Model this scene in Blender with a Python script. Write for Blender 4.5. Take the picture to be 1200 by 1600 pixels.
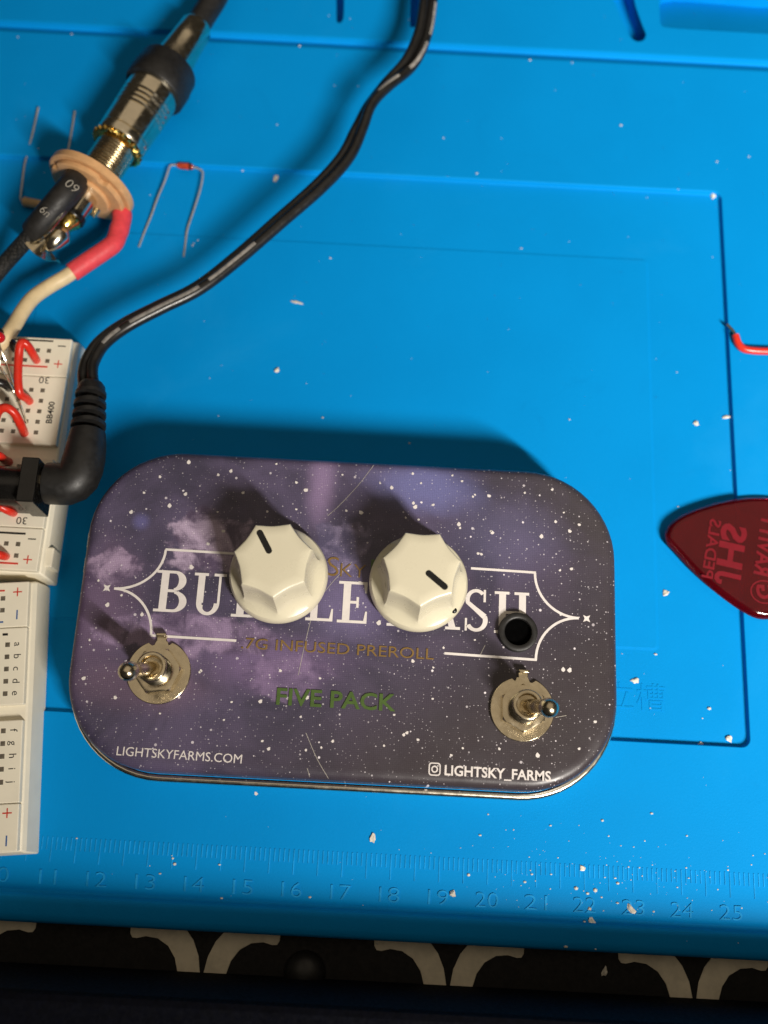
import bpy, bmesh, math, random
from mathutils import Vector, Matrix

# ------------------------------------------------------------------ scene, camera, light
S = bpy.context.scene
for _o in list(bpy.data.objects):
    bpy.data.objects.remove(_o)
COL = S.collection
K = 0.001                      # every measure below is in millimetres

cam_d = bpy.data.cameras.new('camera')
cam = bpy.data.objects.new('camera', cam_d)
COL.objects.link(cam)
S.camera = cam
cam_d.sensor_width = 36
cam_d.sensor_height = 36
cam_d.sensor_fit = 'AUTO'
cam_d.lens = 36.0
cam_d.clip_start = 0.002
cam_d.clip_end = 50
cam.matrix_world = (Matrix.Translation((0, 0, 0.223)) @ Matrix.Rotation(math.radians(16.9), 4, 'X')
                    @ Matrix.Rotation(math.radians(3.0), 4, 'Z'))
cam_d.dof.use_dof = True
cam_d.dof.focus_distance = 0.207
cam_d.dof.aperture_fstop = 11.0

W = bpy.data.worlds.new('World')
S.world = W
W.use_nodes = True
bg = W.node_tree.nodes['Background']
bg.inputs[0].default_value = (1.0, 0.86, 0.68, 1)
bg.inputs[1].default_value = 0.025

def area_lamp(name, loc, target, sx, sy, power, col):
    d = bpy.data.lights.new(name, 'AREA')
    d.shape = 'RECTANGLE'
    d.size = sx * K
    d.size_y = sy * K
    d.energy = power
    d.color = col
    o = bpy.data.objects.new(name, d)
    COL.objects.link(o)
    l, t = Vector(loc) * K, Vector(target) * K
    o.location = l
    o.rotation_euler = (t - l).to_track_quat('-Z', 'Y').to_euler()
    return o

# a long desk lamp bar in front of the mat, to the right, and an added overhead fill for the metal parts to reflect
key = area_lamp('desk_lamp', (260, -300, 420), (560, 100, 340), 235, 44, 15.9, (1.0, 0.93, 0.84))
fill_lamp = area_lamp('overhead_fill', (40, 420, 850), (0, 330, 0), 1100, 1250, 1.65, (1.0, 0.83, 0.62))

S.view_settings.view_transform = 'Standard'
S.view_settings.look = 'None'
S.view_settings.gamma = 1.0
S.view_settings.exposure = 0.0
S.view_settings.use_curve_mapping = False

rnd = random.Random(7)

# ------------------------------------------------------------------ helpers
ORG = {}

def tag(o, label=None, cat=None, group=None, kind=None):
    if label: o['label'] = label
    if cat: o['category'] = cat
    if group: o['group'] = group
    if kind: o['kind'] = kind
    return o

def thing(name, label, cat, org, group=None):
    o = bpy.data.objects.new(name, None)
    COL.objects.link(o)
    o.empty_display_size = 0.005
    o.location = Vector(org) * K
    ORG[o.name] = Vector(org)
    return tag(o, label, cat, group)

def root_org(o):
    while o is not None and o.parent is not None:
        o = o.parent
    return ORG.get(o.name, Vector((0, 0, 0))) if o is not None else Vector((0, 0, 0))

class MB:
    """collects shapes in millimetres; build() links them as ONE mesh object"""
    def __init__(s):
        s.v = []
        s.f = []

    def add(s, verts, faces):
        b = len(s.v)
        s.v += [Vector(v) for v in verts]
        s.f += [tuple(i + b for i in f) for f in faces]
        return s

    def box(s, c, d, m=None):
        vs = [Vector((x * d[0] / 2, y * d[1] / 2, z * d[2] / 2)) for z in (-1, 1) for y in (-1, 1) for x in (-1, 1)]
        if m is not None:
            vs = [m @ v for v in vs]
        c = Vector(c)
        return s.add([c + v for v in vs], [(0, 2, 3, 1), (4, 5, 7, 6), (0, 1, 5, 4), (1, 3, 7, 5), (3, 2, 6, 7), (2, 0, 4, 6)])

    def loft(s, loops, closed_ends=(True, True), ring=True):
        n = len(loops[0])
        vs = [v for l in loops for v in l]
        fs = []
        for k in range(len(loops) - 1):
            for i in range(n if ring else n - 1):
                j = (i + 1) % n
                fs.append((k * n + i, k * n + j, (k + 1) * n + j, (k + 1) * n + i))
        if closed_ends[0]: fs.append(tuple(range(n - 1, -1, -1)))
        if closed_ends[1]: fs.append(tuple((len(loops) - 1) * n + i for i in range(n)))
        return s.add(vs, fs)

    def lathe(s, prof, n=32, m=None, ends=(True, True)):
        m = m or Matrix.Identity(4)
        loops = [[m @ Vector((r * math.cos(2 * math.pi * i / n), r * math.sin(2 * math.pi * i / n), z)) for i in range(n)] for r, z in prof]
        return s.loft(loops, ends)

    def tube(s, path, rad, n=12, caps=True, flat=None):
        P = [Vector(p) for p in path]
        R = rad if isinstance(rad, (list, tuple)) else [rad] * len(P)
        loops = []
        t0 = (P[1] - P[0]).normalized()
        up = Vector((0, 0, 1)) if abs(t0.z) < .9 else Vector((0, 1, 0))
        nrm = (up - up.dot(t0) * t0).normalized()
        for i, p in enumerate(P):
            a = P[max(i - 1, 0)]
            b = P[min(i + 1, len(P) - 1)]
            t = (b - a).normalized()
            nrm = (nrm - nrm.dot(t) * t).normalized()
            bi = t.cross(nrm)
            k = flat or (1, 1)
            loops.append([p + R[i] * (k[0] * math.cos(2 * math.pi * j / n) * nrm + k[1] * math.sin(2 * math.pi * j / n) * bi) for j in range(n)])
        return s.loft(loops, (caps, caps))

    def prism(s, poly, z0, z1):
        n = len(poly)
        return s.loft([[Vector((p[0], p[1], z0)) for p in poly], [Vector((p[0], p[1], z1)) for p in poly]])

    def sphere(s, c, r, n=16, k=10, sc=(1, 1, 1), m=None):
        c = Vector(c)
        loops = []
        for a in range(k + 1):
            th = math.pi * (a + .02) / (k + .04)
            lp = []
            for i in range(n):
                ph = 2 * math.pi * i / n
                v = Vector((sc[0] * r * math.sin(th) * math.cos(ph), sc[1] * r * math.sin(th) * math.sin(ph), -sc[2] * r * math.cos(th)))
                if m is not None: v = m @ v
                lp.append(c + v)
            loops.append(lp)
        return s.loft(loops)

    def fill(s, loops):
        """planar fill between one outer loop and holes"""
        bm = bmesh.new()
        es = []
        for lp in loops:
            vv = [bm.verts.new(p) for p in lp]
            es += [bm.edges.new((vv[i], vv[(i + 1) % len(vv)])) for i in range(len(vv))]
        bmesh.ops.triangle_fill(bm, edges=es, use_beauty=True, normal=(0, 0, 1))
        bm.verts.index_update()
        vs = [v.co.copy() for v in bm.verts]
        fs = []
        for f in bm.faces:
            idx = [v.index for v in f.verts]
            if f.normal.z < 0: idx.reverse()
            fs.append(tuple(idx))
        bm.free()
        return s.add(vs, fs)

    def build(s, name, mat, parent=None, smooth=35, bevel=0, seg=2, weld=True, kind=None, label=None):
        org = root_org(parent) if parent is not None else Vector((0, 0, 0))
        me = bpy.data.meshes.new(name)
        me.from_pydata([tuple((v - org) * K) for v in s.v], [], s.f)
        bm = bmesh.new()
        bm.from_mesh(me)
        if weld: bmesh.ops.remove_doubles(bm, verts=bm.verts, dist=1e-6)
        bmesh.ops.recalc_face_normals(bm, faces=bm.faces)
        bm.to_mesh(me)
        bm.free()
        if smooth:
            me.polygons.foreach_set('use_smooth', [True] * len(me.polygons))
            me.set_sharp_from_angle(angle=math.radians(smooth))
        me.materials.append(mat)
        o = bpy.data.objects.new(name, me)
        COL.objects.link(o)
        if parent is not None:
            o.parent = parent
        if bevel:
            b = o.modifiers.new('bevel', 'BEVEL')
            b.width = bevel * K
            b.segments = seg
            b.limit_method = 'ANGLE'
            b.angle_limit = math.radians(30)
            b.harden_normals = False
        return tag(o, label, None, None, kind)

def spline(pts, n=8):
    P = [Vector(p) for p in pts]
    out = []
    for i in range(len(P) - 1):
        p0 = P[i - 1] if i else 2 * P[0] - P[1]
        p1, p2 = P[i], P[i + 1]
        p3 = P[i + 2] if i + 2 < len(P) else 2 * P[-1] - P[-2]
        for k in range(n):
            t = k / n
            out.append(.5 * ((2 * p1) + (p2 - p0) * t + (2 * p0 - 5 * p1 + 4 * p2 - p3) * t * t + (3 * p1 - p0 - 3 * p2 + p3) * t ** 3))
    out.append(P[-1])
    return out

def axis_matrix(a, b):
    """local +z runs from a to b"""
    a, b = Vector(a), Vector(b)
    return Matrix.Translation(a) @ (b - a).to_track_quat('Z', 'Y').to_matrix().to_4x4()

def rrect(cx, cy, w, h, r, z, n=8):
    out = []
    for k, (sx, sy) in enumerate(((1, 1), (-1, 1), (-1, -1), (1, -1))):
        for i in range(n + 1):
            a = math.pi / 2 * (k + i / n)
            out.append(Vector((cx + sx * (w / 2 - r) + r * math.cos(a), cy + sy * (h / 2 - r) + r * math.sin(a), z)))
    return out

def text_data(s, bold=0.0):
    c = bpy.data.curves.new('t', 'FONT')
    c.body = s
    c.size = 1
    c.offset = bold
    c.resolution_u = 3
    o = bpy.data.objects.new('t', c)
    COL.objects.link(o)
    bpy.context.view_layer.update()
    dg = bpy.context.evaluated_depsgraph_get()
    me = bpy.data.meshes.new_from_object(o.evaluated_get(dg))
    vs = [v.co.copy() for v in me.vertices]
    fs = [tuple(p.vertices) for p in me.polygons]
    bpy.data.objects.remove(o)
    bpy.data.curves.remove(c)
    bpy.data.meshes.remove(me)
    return vs, fs

def text_mb(mb, s, p0, p1, h, lift=0.06, bold=0.0, cap=None, depth=0.0, mirror=False):
    """writes s with its baseline from p0 to p1 (full ink width), cap height h; flat, or raised by depth"""
    vs, fs = text_data(s, bold)
    x0 = min(v.x for v in vs); x1 = max(v.x for v in vs)
    capH = cap or 0.727
    p0, p1 = Vector(p0), Vector(p1)
    ex = (p1 - p0)
    L = ex.length
    ex.normalize()
    ey = Vector((-ex.y, ex.x, 0)).normalized() * (-1 if mirror else 1)
    out = [p0 + ex * ((v.x - x0) / (x1 - x0) * L) + ey * (v.y / capH * h) + Vector((0, 0, lift)) for v in vs]
    if depth <= 0:
        mb.add(out, fs)
    else:
        cnt = {}
        for f in fs:
            for i in range(len(f)):
                e = (f[i], f[(i + 1) % len(f)])
                k = tuple(sorted(e))
                cnt.setdefault(k, []).append(e)
        n = len(out)
        vv = out + [v - Vector((0, 0, depth)) for v in out]
        ff = list(fs)
        for k, es in cnt.items():
            if len(es) == 1:
                a, b = es[0]
                ff.append((b, a, a + n, b + n))
        mb.add(vv, ff)
    return mb

# ------------------------------------------------------------------ materials
class NT:
    def __init__(s, name):
        s.m = bpy.data.materials.new(name)
        s.m.use_nodes = True
        s.t = s.m.node_tree
        s.b = s.t.nodes['Principled BSDF']

    def n(s, typ, **kw):
        nd = s.t.nodes.new(typ)
        for k, v in kw.items():
            setattr(nd, k, v)
        return nd

    def l(s, a, b):
        s.t.links.new(a, b)

    def val(s, x):
        nd = s.n('ShaderNodeValue')
        nd.outputs[0].default_value = x
        return nd.outputs[0]

    def math(s, op, a, b=None, clamp=False):
        nd = s.n('ShaderNodeMath', operation=op, use_clamp=clamp)
        for i, x in enumerate((a, b)):
            if x is None: continue
            if isinstance(x, (int, float)): nd.inputs[i].default_value = x
            else: s.l(x, nd.inputs[i])
        return nd.outputs[0]

    def ramp(s, x, a, b, lo=0.0, hi=1.0, smooth=True):
        nd = s.n('ShaderNodeMapRange')
        if smooth: nd.interpolation_type = 'SMOOTHSTEP'
        s.l(x, nd.inputs[0])
        for i, v in enumerate((a, b, lo, hi)): nd.inputs[i + 1].default_value = v
        return nd.outputs[0]

    def mix(s, fac, a, b, mode='MIX'):
        nd = s.n('ShaderNodeMix', data_type='RGBA', blend_type=mode)
        nd.inputs[0].default_value = 1
        for sock, x in ((nd.inputs[0], fac), (nd.inputs[6], a), (nd.inputs[7], b)):
            if isinstance(x, (int, float)): sock.default_value = x
            elif isinstance(x, tuple): sock.default_value = (*x, 1)
            else: s.l(x, sock)
        return nd.outputs[2]

    def coords(s, scale=1000.0):
        tc = s.n('ShaderNodeTexCoord')
        mp = s.n('ShaderNodeMapping')
        mp.inputs[3].default_value = (scale,) * 3
        s.l(tc.outputs['Object'], mp.inputs[0])
        return mp.outputs[0]

    def noise(s, vec, scale, detail=4, rough=.55, dist=0.0, dims='3D'):
        nd = s.n('ShaderNodeTexNoise', noise_dimensions=dims)
        s.l(vec, nd.inputs['Vector'])
        nd.inputs['Scale'].default_value = scale
        nd.inputs['Detail'].default_value = detail
        nd.inputs['Roughness'].default_value = rough
        nd.inputs['Distortion'].default_value = dist
        return nd.outputs[0]

    def bump(s, h, dist_mm, strength=1.0):
        nd = s.n('ShaderNodeBump')
        nd.inputs['Strength'].default_value = strength
        nd.inputs['Distance'].default_value = dist_mm * K
        s.l(h, nd.inputs['Height'])
        s.l(nd.outputs[0], s.b.inputs['Normal'])

def simple(name, col, rough=.5, metal=0.0, var=0.12, vscale=.6, bump=0.0, bscale=3.0, rvar=.15, coat=0.0, spec=.5):
    t = NT(name)
    c = t.coords()
    n = t.noise(c, vscale, 5, .6)
    lo = tuple(x * (1 - var) for x in col)
    hi = tuple(min(1, x * (1 + var)) for x in col)
    t.l(t.mix(t.ramp(n, .3, .7), lo, hi), t.b.inputs['Base Color'])
    t.l(t.ramp(t.noise(c, vscale * 2.3, 4), .3, .75, max(.02, rough - rvar * rough), min(1, rough + rvar * rough)), t.b.inputs['Roughness'])
    t.b.inputs['Metallic'].default_value = metal
    t.b.inputs['Coat Weight'].default_value = coat
    t.b.inputs['Specular IOR Level'].default_value = spec
    if bump:
        t.bump(t.noise(c, bscale, 3), bump)
    return t.m

M = {}
def silicone():
    t = NT('blue_silicone')
    c = t.coords()
    n = t.noise(c, .03, 4)
    col = t.mix(t.ramp(n, .3, .7), (.0003, .243, .63), (.0004, .258, .665))
    smudge = t.ramp(t.noise(c, .018, 6, .62, .8), .54, .74, 0, .20)
    fine = t.ramp(t.noise(c, 1.6, 3, .6), .64, .74, 0, .16)
    col = t.mix(t.math('ADD', smudge, fine, True), col, (.02, .32, .72))
    col = t.mix(t.ramp(t.noise(c, .045, 7, .65, 1.2), .60, .78, 0, .16), col, (.0003, .15, .42))
    t.l(col, t.b.inputs['Base Color'])
    t.l(t.ramp(n, .2, .8, .55, .65), t.b.inputs['Roughness'])
    t.b.inputs['Specular IOR Level'].default_value = .06
    t.bump(t.noise(c, 2.2, 4, .6), .035)
    return t.m
M['mat'] = silicone()
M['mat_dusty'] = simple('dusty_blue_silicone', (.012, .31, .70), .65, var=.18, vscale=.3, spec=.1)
M['black_desk'] = simple('black_desk', (.006, .005, .0045), .6, var=.4, spec=.25)
M['cream_inlay'] = simple('cream_inlay', (.70, .63, .48), .6, var=.12, vscale=.25)
M['navy'] = simple('navy_cloth', (.0014, .0018, .0045), .9, var=.3, bump=.1, bscale=1.2, spec=.1)
M['knob'] = simple('cream_white_plastic', (.66, .61, .455), .30, var=.015, vscale=.12, bump=.004, bscale=2)
M['ink_black'] = simple('black_paint', (.004, .004, .004), .4, var=.2)
M['nickel'] = simple('nickel', (.70, .61, .44), .22, metal=1, var=.10, vscale=.35, rvar=.35)
M['bright_nickel'] = simple('bright_nickel', (.78, .70, .54), .19, metal=1, var=.06, vscale=.3, rvar=.4)
M['tin_metal'] = simple('bare_tin_plate', (.88, .82, .68), .24, metal=1, var=.02, vscale=.3, rvar=.15)
M['brass'] = simple('gold_plating', (.86, .58, .16), .24, metal=1, var=.08, vscale=.5, rvar=.3)
M['steel_lead'] = simple('tinned_lead', (.62, .60, .56), .42, metal=.7, var=.1, vscale=.8)
M['phenolic'] = simple('tan_phenolic', (.60, .34, .155), .5, var=.10, vscale=.4, bump=.01)
M['rubber'] = simple('black_rubber', (.012, .0115, .011), .48, var=.25, vscale=.4, bump=.012, bscale=4)
M['pvc'] = simple('black_pvc', (.011, .0105, .010), .33, var=.25, vscale=.5, bump=.006, bscale=5)
M['gloss_black'] = simple('black_moulded_plastic', (.007, .0065, .006), .25, var=.2)
M['stripe'] = simple('grey_white_stripe', (.26, .245, .225), .5, var=.25, vscale=.8)
M['abs'] = simple('white_abs', (.86, .80, .645), .42, var=.03, vscale=.15, bump=.006, bscale=2)
M['hole'] = simple('contact_hole', (.13, .11, .08), .5, var=.25, vscale=1)
M['print_red'] = simple('red_print', (.62, .035, .018), .5, var=.1)
M['print_black'] = simple('black_print', (.012, .011, .010), .5, var=.2)
M['print_blue'] = simple('blue_print', (.03, .11, .32), .5, var=.1)
M['red_wire'] = simple('red_insulation', (.68, .030, .014), .30, var=.08, vscale=.6)
M['red_shrink'] = simple('red_heat_shrink', (.72, .055, .07), .55, var=.10, vscale=.7, bump=.03, bscale=2)
M['cream_wire'] = simple('cream_insulation', (.72, .56, .32), .45, var=.06, vscale=.5)
M['black_shrink'] = simple('black_heat_shrink', (.014, .013, .012), .55, var=.3, vscale=.7, bump=.02, bscale=3)
M['copper'] = simple('tinned_copper', (.45, .30, .18), .35, metal=1)
M['shrink_print'] = simple('white_print', (.46, .43, .37), .6, var=.15, vscale=2)
M['title_white'] = simple('lid_white_print', (.74, .69, .66), .42, var=.05, vscale=.6)
M['title_gold'] = simple('lid_gold_print', (.205, .122, .034), .45, var=.10, vscale=1)
M['title_green'] = simple('lid_green_print', (.062, .115, .022), .42, var=.10, vscale=1)
M['crumb'] = simple('solder_flux_crumb', (.68, .64, .55), .35, var=.15, vscale=1.5)
M['resistor'] = simple('resistor_tan', (.55, .37, .18), .4, var=.1)
M['led_red'] = simple('red_lens', (.55, .01, .015), .12, var=.05)

def woven():
    t = NT('black_woven_sleeve')
    c = t.coords()
    w = t.n('ShaderNodeTexVoronoi')
    t.l(c, w.inputs['Vector'])
    w.inputs['Scale'].default_value = 1.6
    t.l(t.mix(t.ramp(w.outputs[0], .1, .6), (.035, .032, .028), (.006, .006, .005)), t.b.inputs['Base Color'])
    t.b.inputs['Roughness'].default_value = .7
    t.bump(w.outputs[0], .25)
    return t.m
M['woven'] = woven()

def pick_mat():
    t = NT('red_translucent_acrylic')
    b = t.b
    c = t.coords()
    t.l(t.mix(t.ramp(t.noise(c, .1, 3), .3, .7), (.31, .005, .018), (.38, .007, .022)), b.inputs['Base Color'])
    b.inputs['Roughness'].default_value = .10
    b.inputs['Transmission Weight'].default_value = .86
    b.inputs['IOR'].default_value = 1.49
    return t.m
M['pick'] = pick_mat()
M['pick_mark'] = simple('red_moulded_lettering', (.165, .002, .010), .4, var=.08)
M['glass_red'] = simple('diode_glass', (.42, .05, .02), .12, var=.25, vscale=1.2)

def lid_print():
    t = NT('night_sky_print')
    c = t.coords()
    sep = t.n('ShaderNodeSeparateXYZ')
    t.l(c, sep.inputs[0])
    X, Y = sep.outputs[0], sep.outputs[1]
    def blob(cx, cy, rx, ry, wob=.35):
        dx = t.math('DIVIDE', t.math('SUBTRACT', X, cx), rx)
        dy = t.math('DIVIDE', t.math('SUBTRACT', Y, cy), ry)
        d = t.math('SQRT', t.math('ADD', t.math('MULTIPLY', dx, dx), t.math('MULTIPLY', dy, dy)))
        d = t.math('ADD', d, t.math('MULTIPLY', t.math('SUBTRACT', wobn, .5), wob * 2))
        return t.ramp(d, 1.0, .15)
    wobn = t.noise(c, .075, 6, .6, .6)
    n1 = t.noise(c, .05, 8, .6, .7)
    n2 = t.noise(c, .11, 9, .62, .5)
    # ground tone: slate violet above, brown grey to the lower right
    base = t.mix(t.ramp(n1, .32, .68), (.048, .042, .074), (.105, .084, .155))
    dusk = t.ramp(t.math('ADD', t.math('SUBTRACT', t.math('MULTIPLY', X, .75), t.math('MULTIPLY', Y, 1.1)), t.math('MULTIPLY', n1, 26)), 13, 62)
    base = t.mix(t.math('MULTIPLY', dusk, .92), base, (.043, .035, .037))
    tr = t.ramp(t.math('ADD', t.math('ADD', X, Y), t.math('MULTIPLY', n2, 24)), 56, 92)
    base = t.mix(t.math('MULTIPLY', tr, .8), base, (.052, .045, .042))
    # glows
    base = t.mix(t.math('MULTIPLY', blob(14, 28, 17, 8), .85), base, (.155, .160, .36))
    base = t.mix(t.math('MULTIPLY', blob(32, 18, 16, 12), .5), base, (.125, .115, .21))
    base = t.mix(t.math('MULTIPLY', blob(-7, 27, 4.5, 13, .3), .75), base, (.30, .21, .37))
    base = t.mix(t.math('MULTIPLY', blob(-50, -2, 11, 20), .7), base, (.170, .110, .195))
    base = t.mix(t.math('MULTIPLY', blob(-16, -11, 22, 9), .75), base, (.20, .135, .27))
    base = t.mix(t.math('MULTIPLY', blob(0, 2, 16, 11), .55), base, (.20, .165, .33))
    base = t.mix(t.math('MULTIPLY', blob(-40, -17, 22, 7), .55), base, (.165, .105, .165))
    base = t.mix(t.math('MULTIPLY', blob(20, 6, 7, 8), .5), base, (.17, .115, .19))
    base = t.mix(t.math('MULTIPLY', blob(-44, 17, 2.6, 2.6, .05), .6), base, (.16, .15, .38))
    # cloud banks with lit rims
    def cloud(cx, cy, rx, ry, lo, hi, k):
        nonlocal base
        m = blob(cx, cy, rx, ry, .75)
        edge = t.ramp(t.math('ADD', t.math('MULTIPLY', n2, .75), t.math('MULTIPLY', m, .5)), .55, .69)
        shade = t.ramp(t.noise(c, .17, 9, .6, .5), .38, .64)
        base = t.mix(t.math('MULTIPLY', edge, k), base, t.mix(shade, lo, hi))
    cloud(-29, 13, 16, 11, (.088, .062, .115), (.46, .36, .50), .95)
    cloud(-49, 7, 8, 6, (.095, .065, .125), (.42, .31, .46), .9)
    cloud(-30, -6, 26, 8, (.090, .062, .120), (.34, .245, .40), .8)
    cloud(-2, 15, 11, 9, (.085, .075, .145), (.30, .25, .40), .7)
    cloud(-12, -14, 16, 7, (.095, .068, .135), (.26, .18, .32), .6)
    # small printed stars, two sizes
    def stars(scale, rmax, thr, bright):
        nonlocal base
        v = t.n('ShaderNodeTexVoronoi', voronoi_dimensions='2D', feature='F1')
        t.l(c, v.inputs['Vector'])
        v.inputs['Scale'].default_value = scale
        v.inputs['Randomness'].default_value = 1
        sc = t.n('ShaderNodeSeparateColor')
        t.l(v.outputs['Color'], sc.inputs[0])
        r = t.math('MULTIPLY', t.ramp(sc.outputs[0], thr, 1.0, 0.0, 1.0, False), rmax * scale)
        d = t.math('SUBTRACT', r, v.outputs['Distance'])
        msk = t.ramp(d, 0.0, .05 * scale)
        msk = t.math('MULTIPLY', msk, t.ramp(sc.outputs[1], 0, 1, bright * .45, bright, False))
        base = t.mix(msk, base, (.86, .80, .84))
    stars(.55, .20, .62, .65)
    stars(.28, .32, .70, 1.0)
    stars(1.3, .13, .55, .55)
    # press screen
    w = t.n('ShaderNodeTexVoronoi', voronoi_dimensions='2D', feature='F1')
    t.l(c, w.inputs['Vector'])
    w.inputs['Scale'].default_value = 2.6
    w.inputs['Randomness'].default_value = .25
    scr = t.ramp(w.outputs['Distance'], .1, .6, 1.12, .86)
    vm = t.n('ShaderNodeVectorMath', operation='SCALE')
    t.l(base, vm.inputs[0])
    t.l(scr, vm.inputs['Scale'])
    t.l(vm.outputs[0], t.b.inputs['Base Color'])
    t.l(t.ramp(t.noise(c, .25, 5), .3, .7, .30, .42), t.b.inputs['Roughness'])
    t.b.inputs['Specular IOR Level'].default_value = .45
    t.bump(t.math('ADD', t.noise(c, .9, 3), t.math('MULTIPLY', w.outputs['Distance'], .25)), .012)
    return t.m
M['lid'] = lid_print()
M['void'] = simple('hole_shade_black', (.0012, .0012, .0012), .9, var=.2, spec=.02)  # near black on a shallow cup, painting in the shade of a deep socket

# ------------------------------------------------------------------ desk and the dark box in front
tag(MB().prism([(-330, -31.2), (300, -31.2), (300, 420), (-330, 420)], -30, -6).build('desk', M['black_desk'], smooth=0), kind='structure')
desk = bpy.data.objects['desk']

def inlay(cx, side):
    """one cream curved piece: rounded foot beside the mat edge, sweeping down to the front"""
    pts = []
    x = lambda d: cx + side * d
    outer = [(15.6, -19.0), (8.0, -20.5), (4.6, -22.3), (2.3, -25.0), (.95, -28.0), (.35, -31.2)]
    inner = [(5.0, -31.2), (5.8, -28.6), (7.4, -26.4), (9.7, -25.05), (12.2, -24.75), (14.0, -25.2), (15.0, -25.1), (15.5, -24.3), (15.6, -22.5)]
    poly = [(x(a), b) for a, b in outer + inner]
    if side > 0: poly.reverse()
    MB().prism(poly, -7, -5.85).build('inlay', M['cream_inlay'], desk, smooth=30, bevel=.1, label='pale curved inlay set into the black desk')
for cx in (-83.0, -32.4, 18.2, 68.8):
    for sd in (-1, 1):
        inlay(cx, sd)
MB().lathe([(4.3, -6), (4.2, -5.2), (3.6, -4.0), (2.4, -3.1), (.9, -2.75), (.05, -2.7)], 28, Matrix.Translation((-11.3, -30.0, 0))).build('rubber_foot', M['rubber'], desk)
MB().box((0, -111.05, 9.5), (620, 160, 34)).build('dark_box', M['navy'], None, smooth=0, bevel=1.5)
tag(bpy.data.objects['dark_box'], 'near black navy box along the bottom edge, in front of the mat', 'box')

# ------------------------------------------------------------------ the blue mat
mat = thing('silicone_mat', 'bright blue silicone work mat with moulded ruler and recessed panels', 'mat', (0, 100, -6))
def wall(mb, loop, d, inset, n=4, r=.25):
    """rounded lip, wall and rounded foot from loop (z) down by d, moving inwards by inset; returns the foot loop"""
    P = [Vector(p) for p in loop]
    N = []
    m = len(P)
    for i in range(m):
        a, b = P[i - 1], P[(i + 1) % m]
        t = (b - a)
        t.z = 0
        t.normalize()
        N.append(Vector((-t.y, t.x, 0)))      # inward for counter-clockwise loops
    prof = []
    sg = 1 if d > 0 else -1
    for k in range(n + 1):
        a = math.pi / 2 * k / n
        prof.append((r * math.sin(a), -sg * r * (1 - math.cos(a))))
    for k in range(n + 1):
        a = math.pi / 2 * k / n
        prof.append((inset - r * (1 - math.sin(a)) if False else inset - r + r * (1 - math.cos(a)), -d + sg * r * (1 - math.sin(a))))
    loops = [[P[i] + N[i] * u + Vector((0, 0, w)) for i in range(m)] for u, w in prof]
    mb.loft(loops, (False, False))
    return loops[-1]

def ccw(loop):
    a = sum(loop[i][0] * loop[(i + 1) % len(loop)][1] - loop[(i + 1) % len(loop)][0] * loop[i][1] for i in range(len(loop)))
    return loop if a > 0 else list(reversed(loop))

XL, XR = -230.0, 170.0
mb = MB()
rec = rrect((-150 + 81.2) / 2, (19.2 + 157.2) / 2, 231.2, 138.0, 2.2, 0, 6)
mb.fill([[Vector(p) for p in ((XL, -9, 0), (XR, -9, 0), (XR, 194.2, 0), (XL, 194.2, 0))], rec])
foot = wall(mb, rec, 1.35, .75, r=.3)
plate = rrect((-87 + 62.2) / 2, (39.5 + 137.3) / 2, 149.2, 97.8, 1.2, -1.35, 5)
mb.fill([foot, plate])
pf = wall(mb, plate, -.2, .5, r=.08)
mb.fill([pf])
# groove across the top, then the far strip with its tool pockets
gy = [(194.2, 0), (194.8, -.06), (196.9, -1.3), (197.2, -1.35), (197.45, -1.2), (197.8, .15), (198.3, .3)]
mb.loft([[Vector((XL, y, z)), Vector((XR, y, z))] for y, z in gy], (False, False), ring=False)
trough = ccw(spline([(66.80, 209.70, 0.30), (67.08, 207.63, 0.30), (69.11, 206.71, 0.30), (81.92, 206.49, 0.30), (110.98, 206.47, 0.30), (112.81, 208.04, 0.30), (113.79, 220.80, 0.30), (96.35, 219.24, 0.30), (85.98, 219.85, 0.30), (72.13, 220.24, 0.30), (67.53, 217.38, 0.30), (66.71, 212.65, 0.30)], 3)[:-1])
slot = ccw(spline([(52.19, 221.10, 0.30), (58.62, 221.09, 0.30), (60.53, 213.10, 0.30), (62.11, 207.31, 0.30), (63.06, 204.03, 0.30), (61.99, 201.89, 0.30), (59.61, 201.95, 0.30), (57.63, 205.35, 0.30), (55.02, 213.17, 0.30)], 3)[:-1])
slot2 = ccw(spline([(-20.89, 218.49, 0.30), (-18.31, 218.66, 0.30), (-17.78, 210.16, 0.30), (-17.59, 204.29, 0.30), (-18.51, 202.56, 0.30), (-19.59, 203.53, 0.30), (-20.01, 210.02, 0.30)], 3)[:-1])
slot3 = ccw(spline([(-0.35, 219.83, 0.30), (1.90, 219.98, 0.30), (2.41, 207.25, 0.30), (2.22, 203.47, 0.30), (1.07, 202.36, 0.30), (0.01, 203.33, 0.30), (-0.16, 211.30, 0.30)], 3)[:-1])
holes = [[Vector((p.x, p.y, .3)) for p in lp] for lp in (trough, slot, slot2, slot3)]
mb.fill([[Vector(p) for p in ((XL, 198.3, .3), (XR, 198.3, .3), (XR, 330, .3), (XL, 330, .3))]] + holes)
for lp, kind in zip(holes, ('far', 'deep', 'deep', 'deep')):
    # tool slots with upright walls; the wide pocket has a sloping floor, deeper on its far side
    if kind == 'deep':
        mb.fill([wall(mb, lp, 5.5, .3, r=.15)])
        continue
    y0 = min(v.y for v in lp)
    zf = lambda v: .12 - .34 * (v.y - y0)
    cc = sum(lp, Vector()) / len(lp)
    low = []
    for v in lp:
        q = v + (cc - v).normalized() * .15
        low.append(Vector((q.x, q.y, max(zf(q), -5.7))))
    mb.loft([lp, low], (False, False))
    mb.fill([low])
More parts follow.
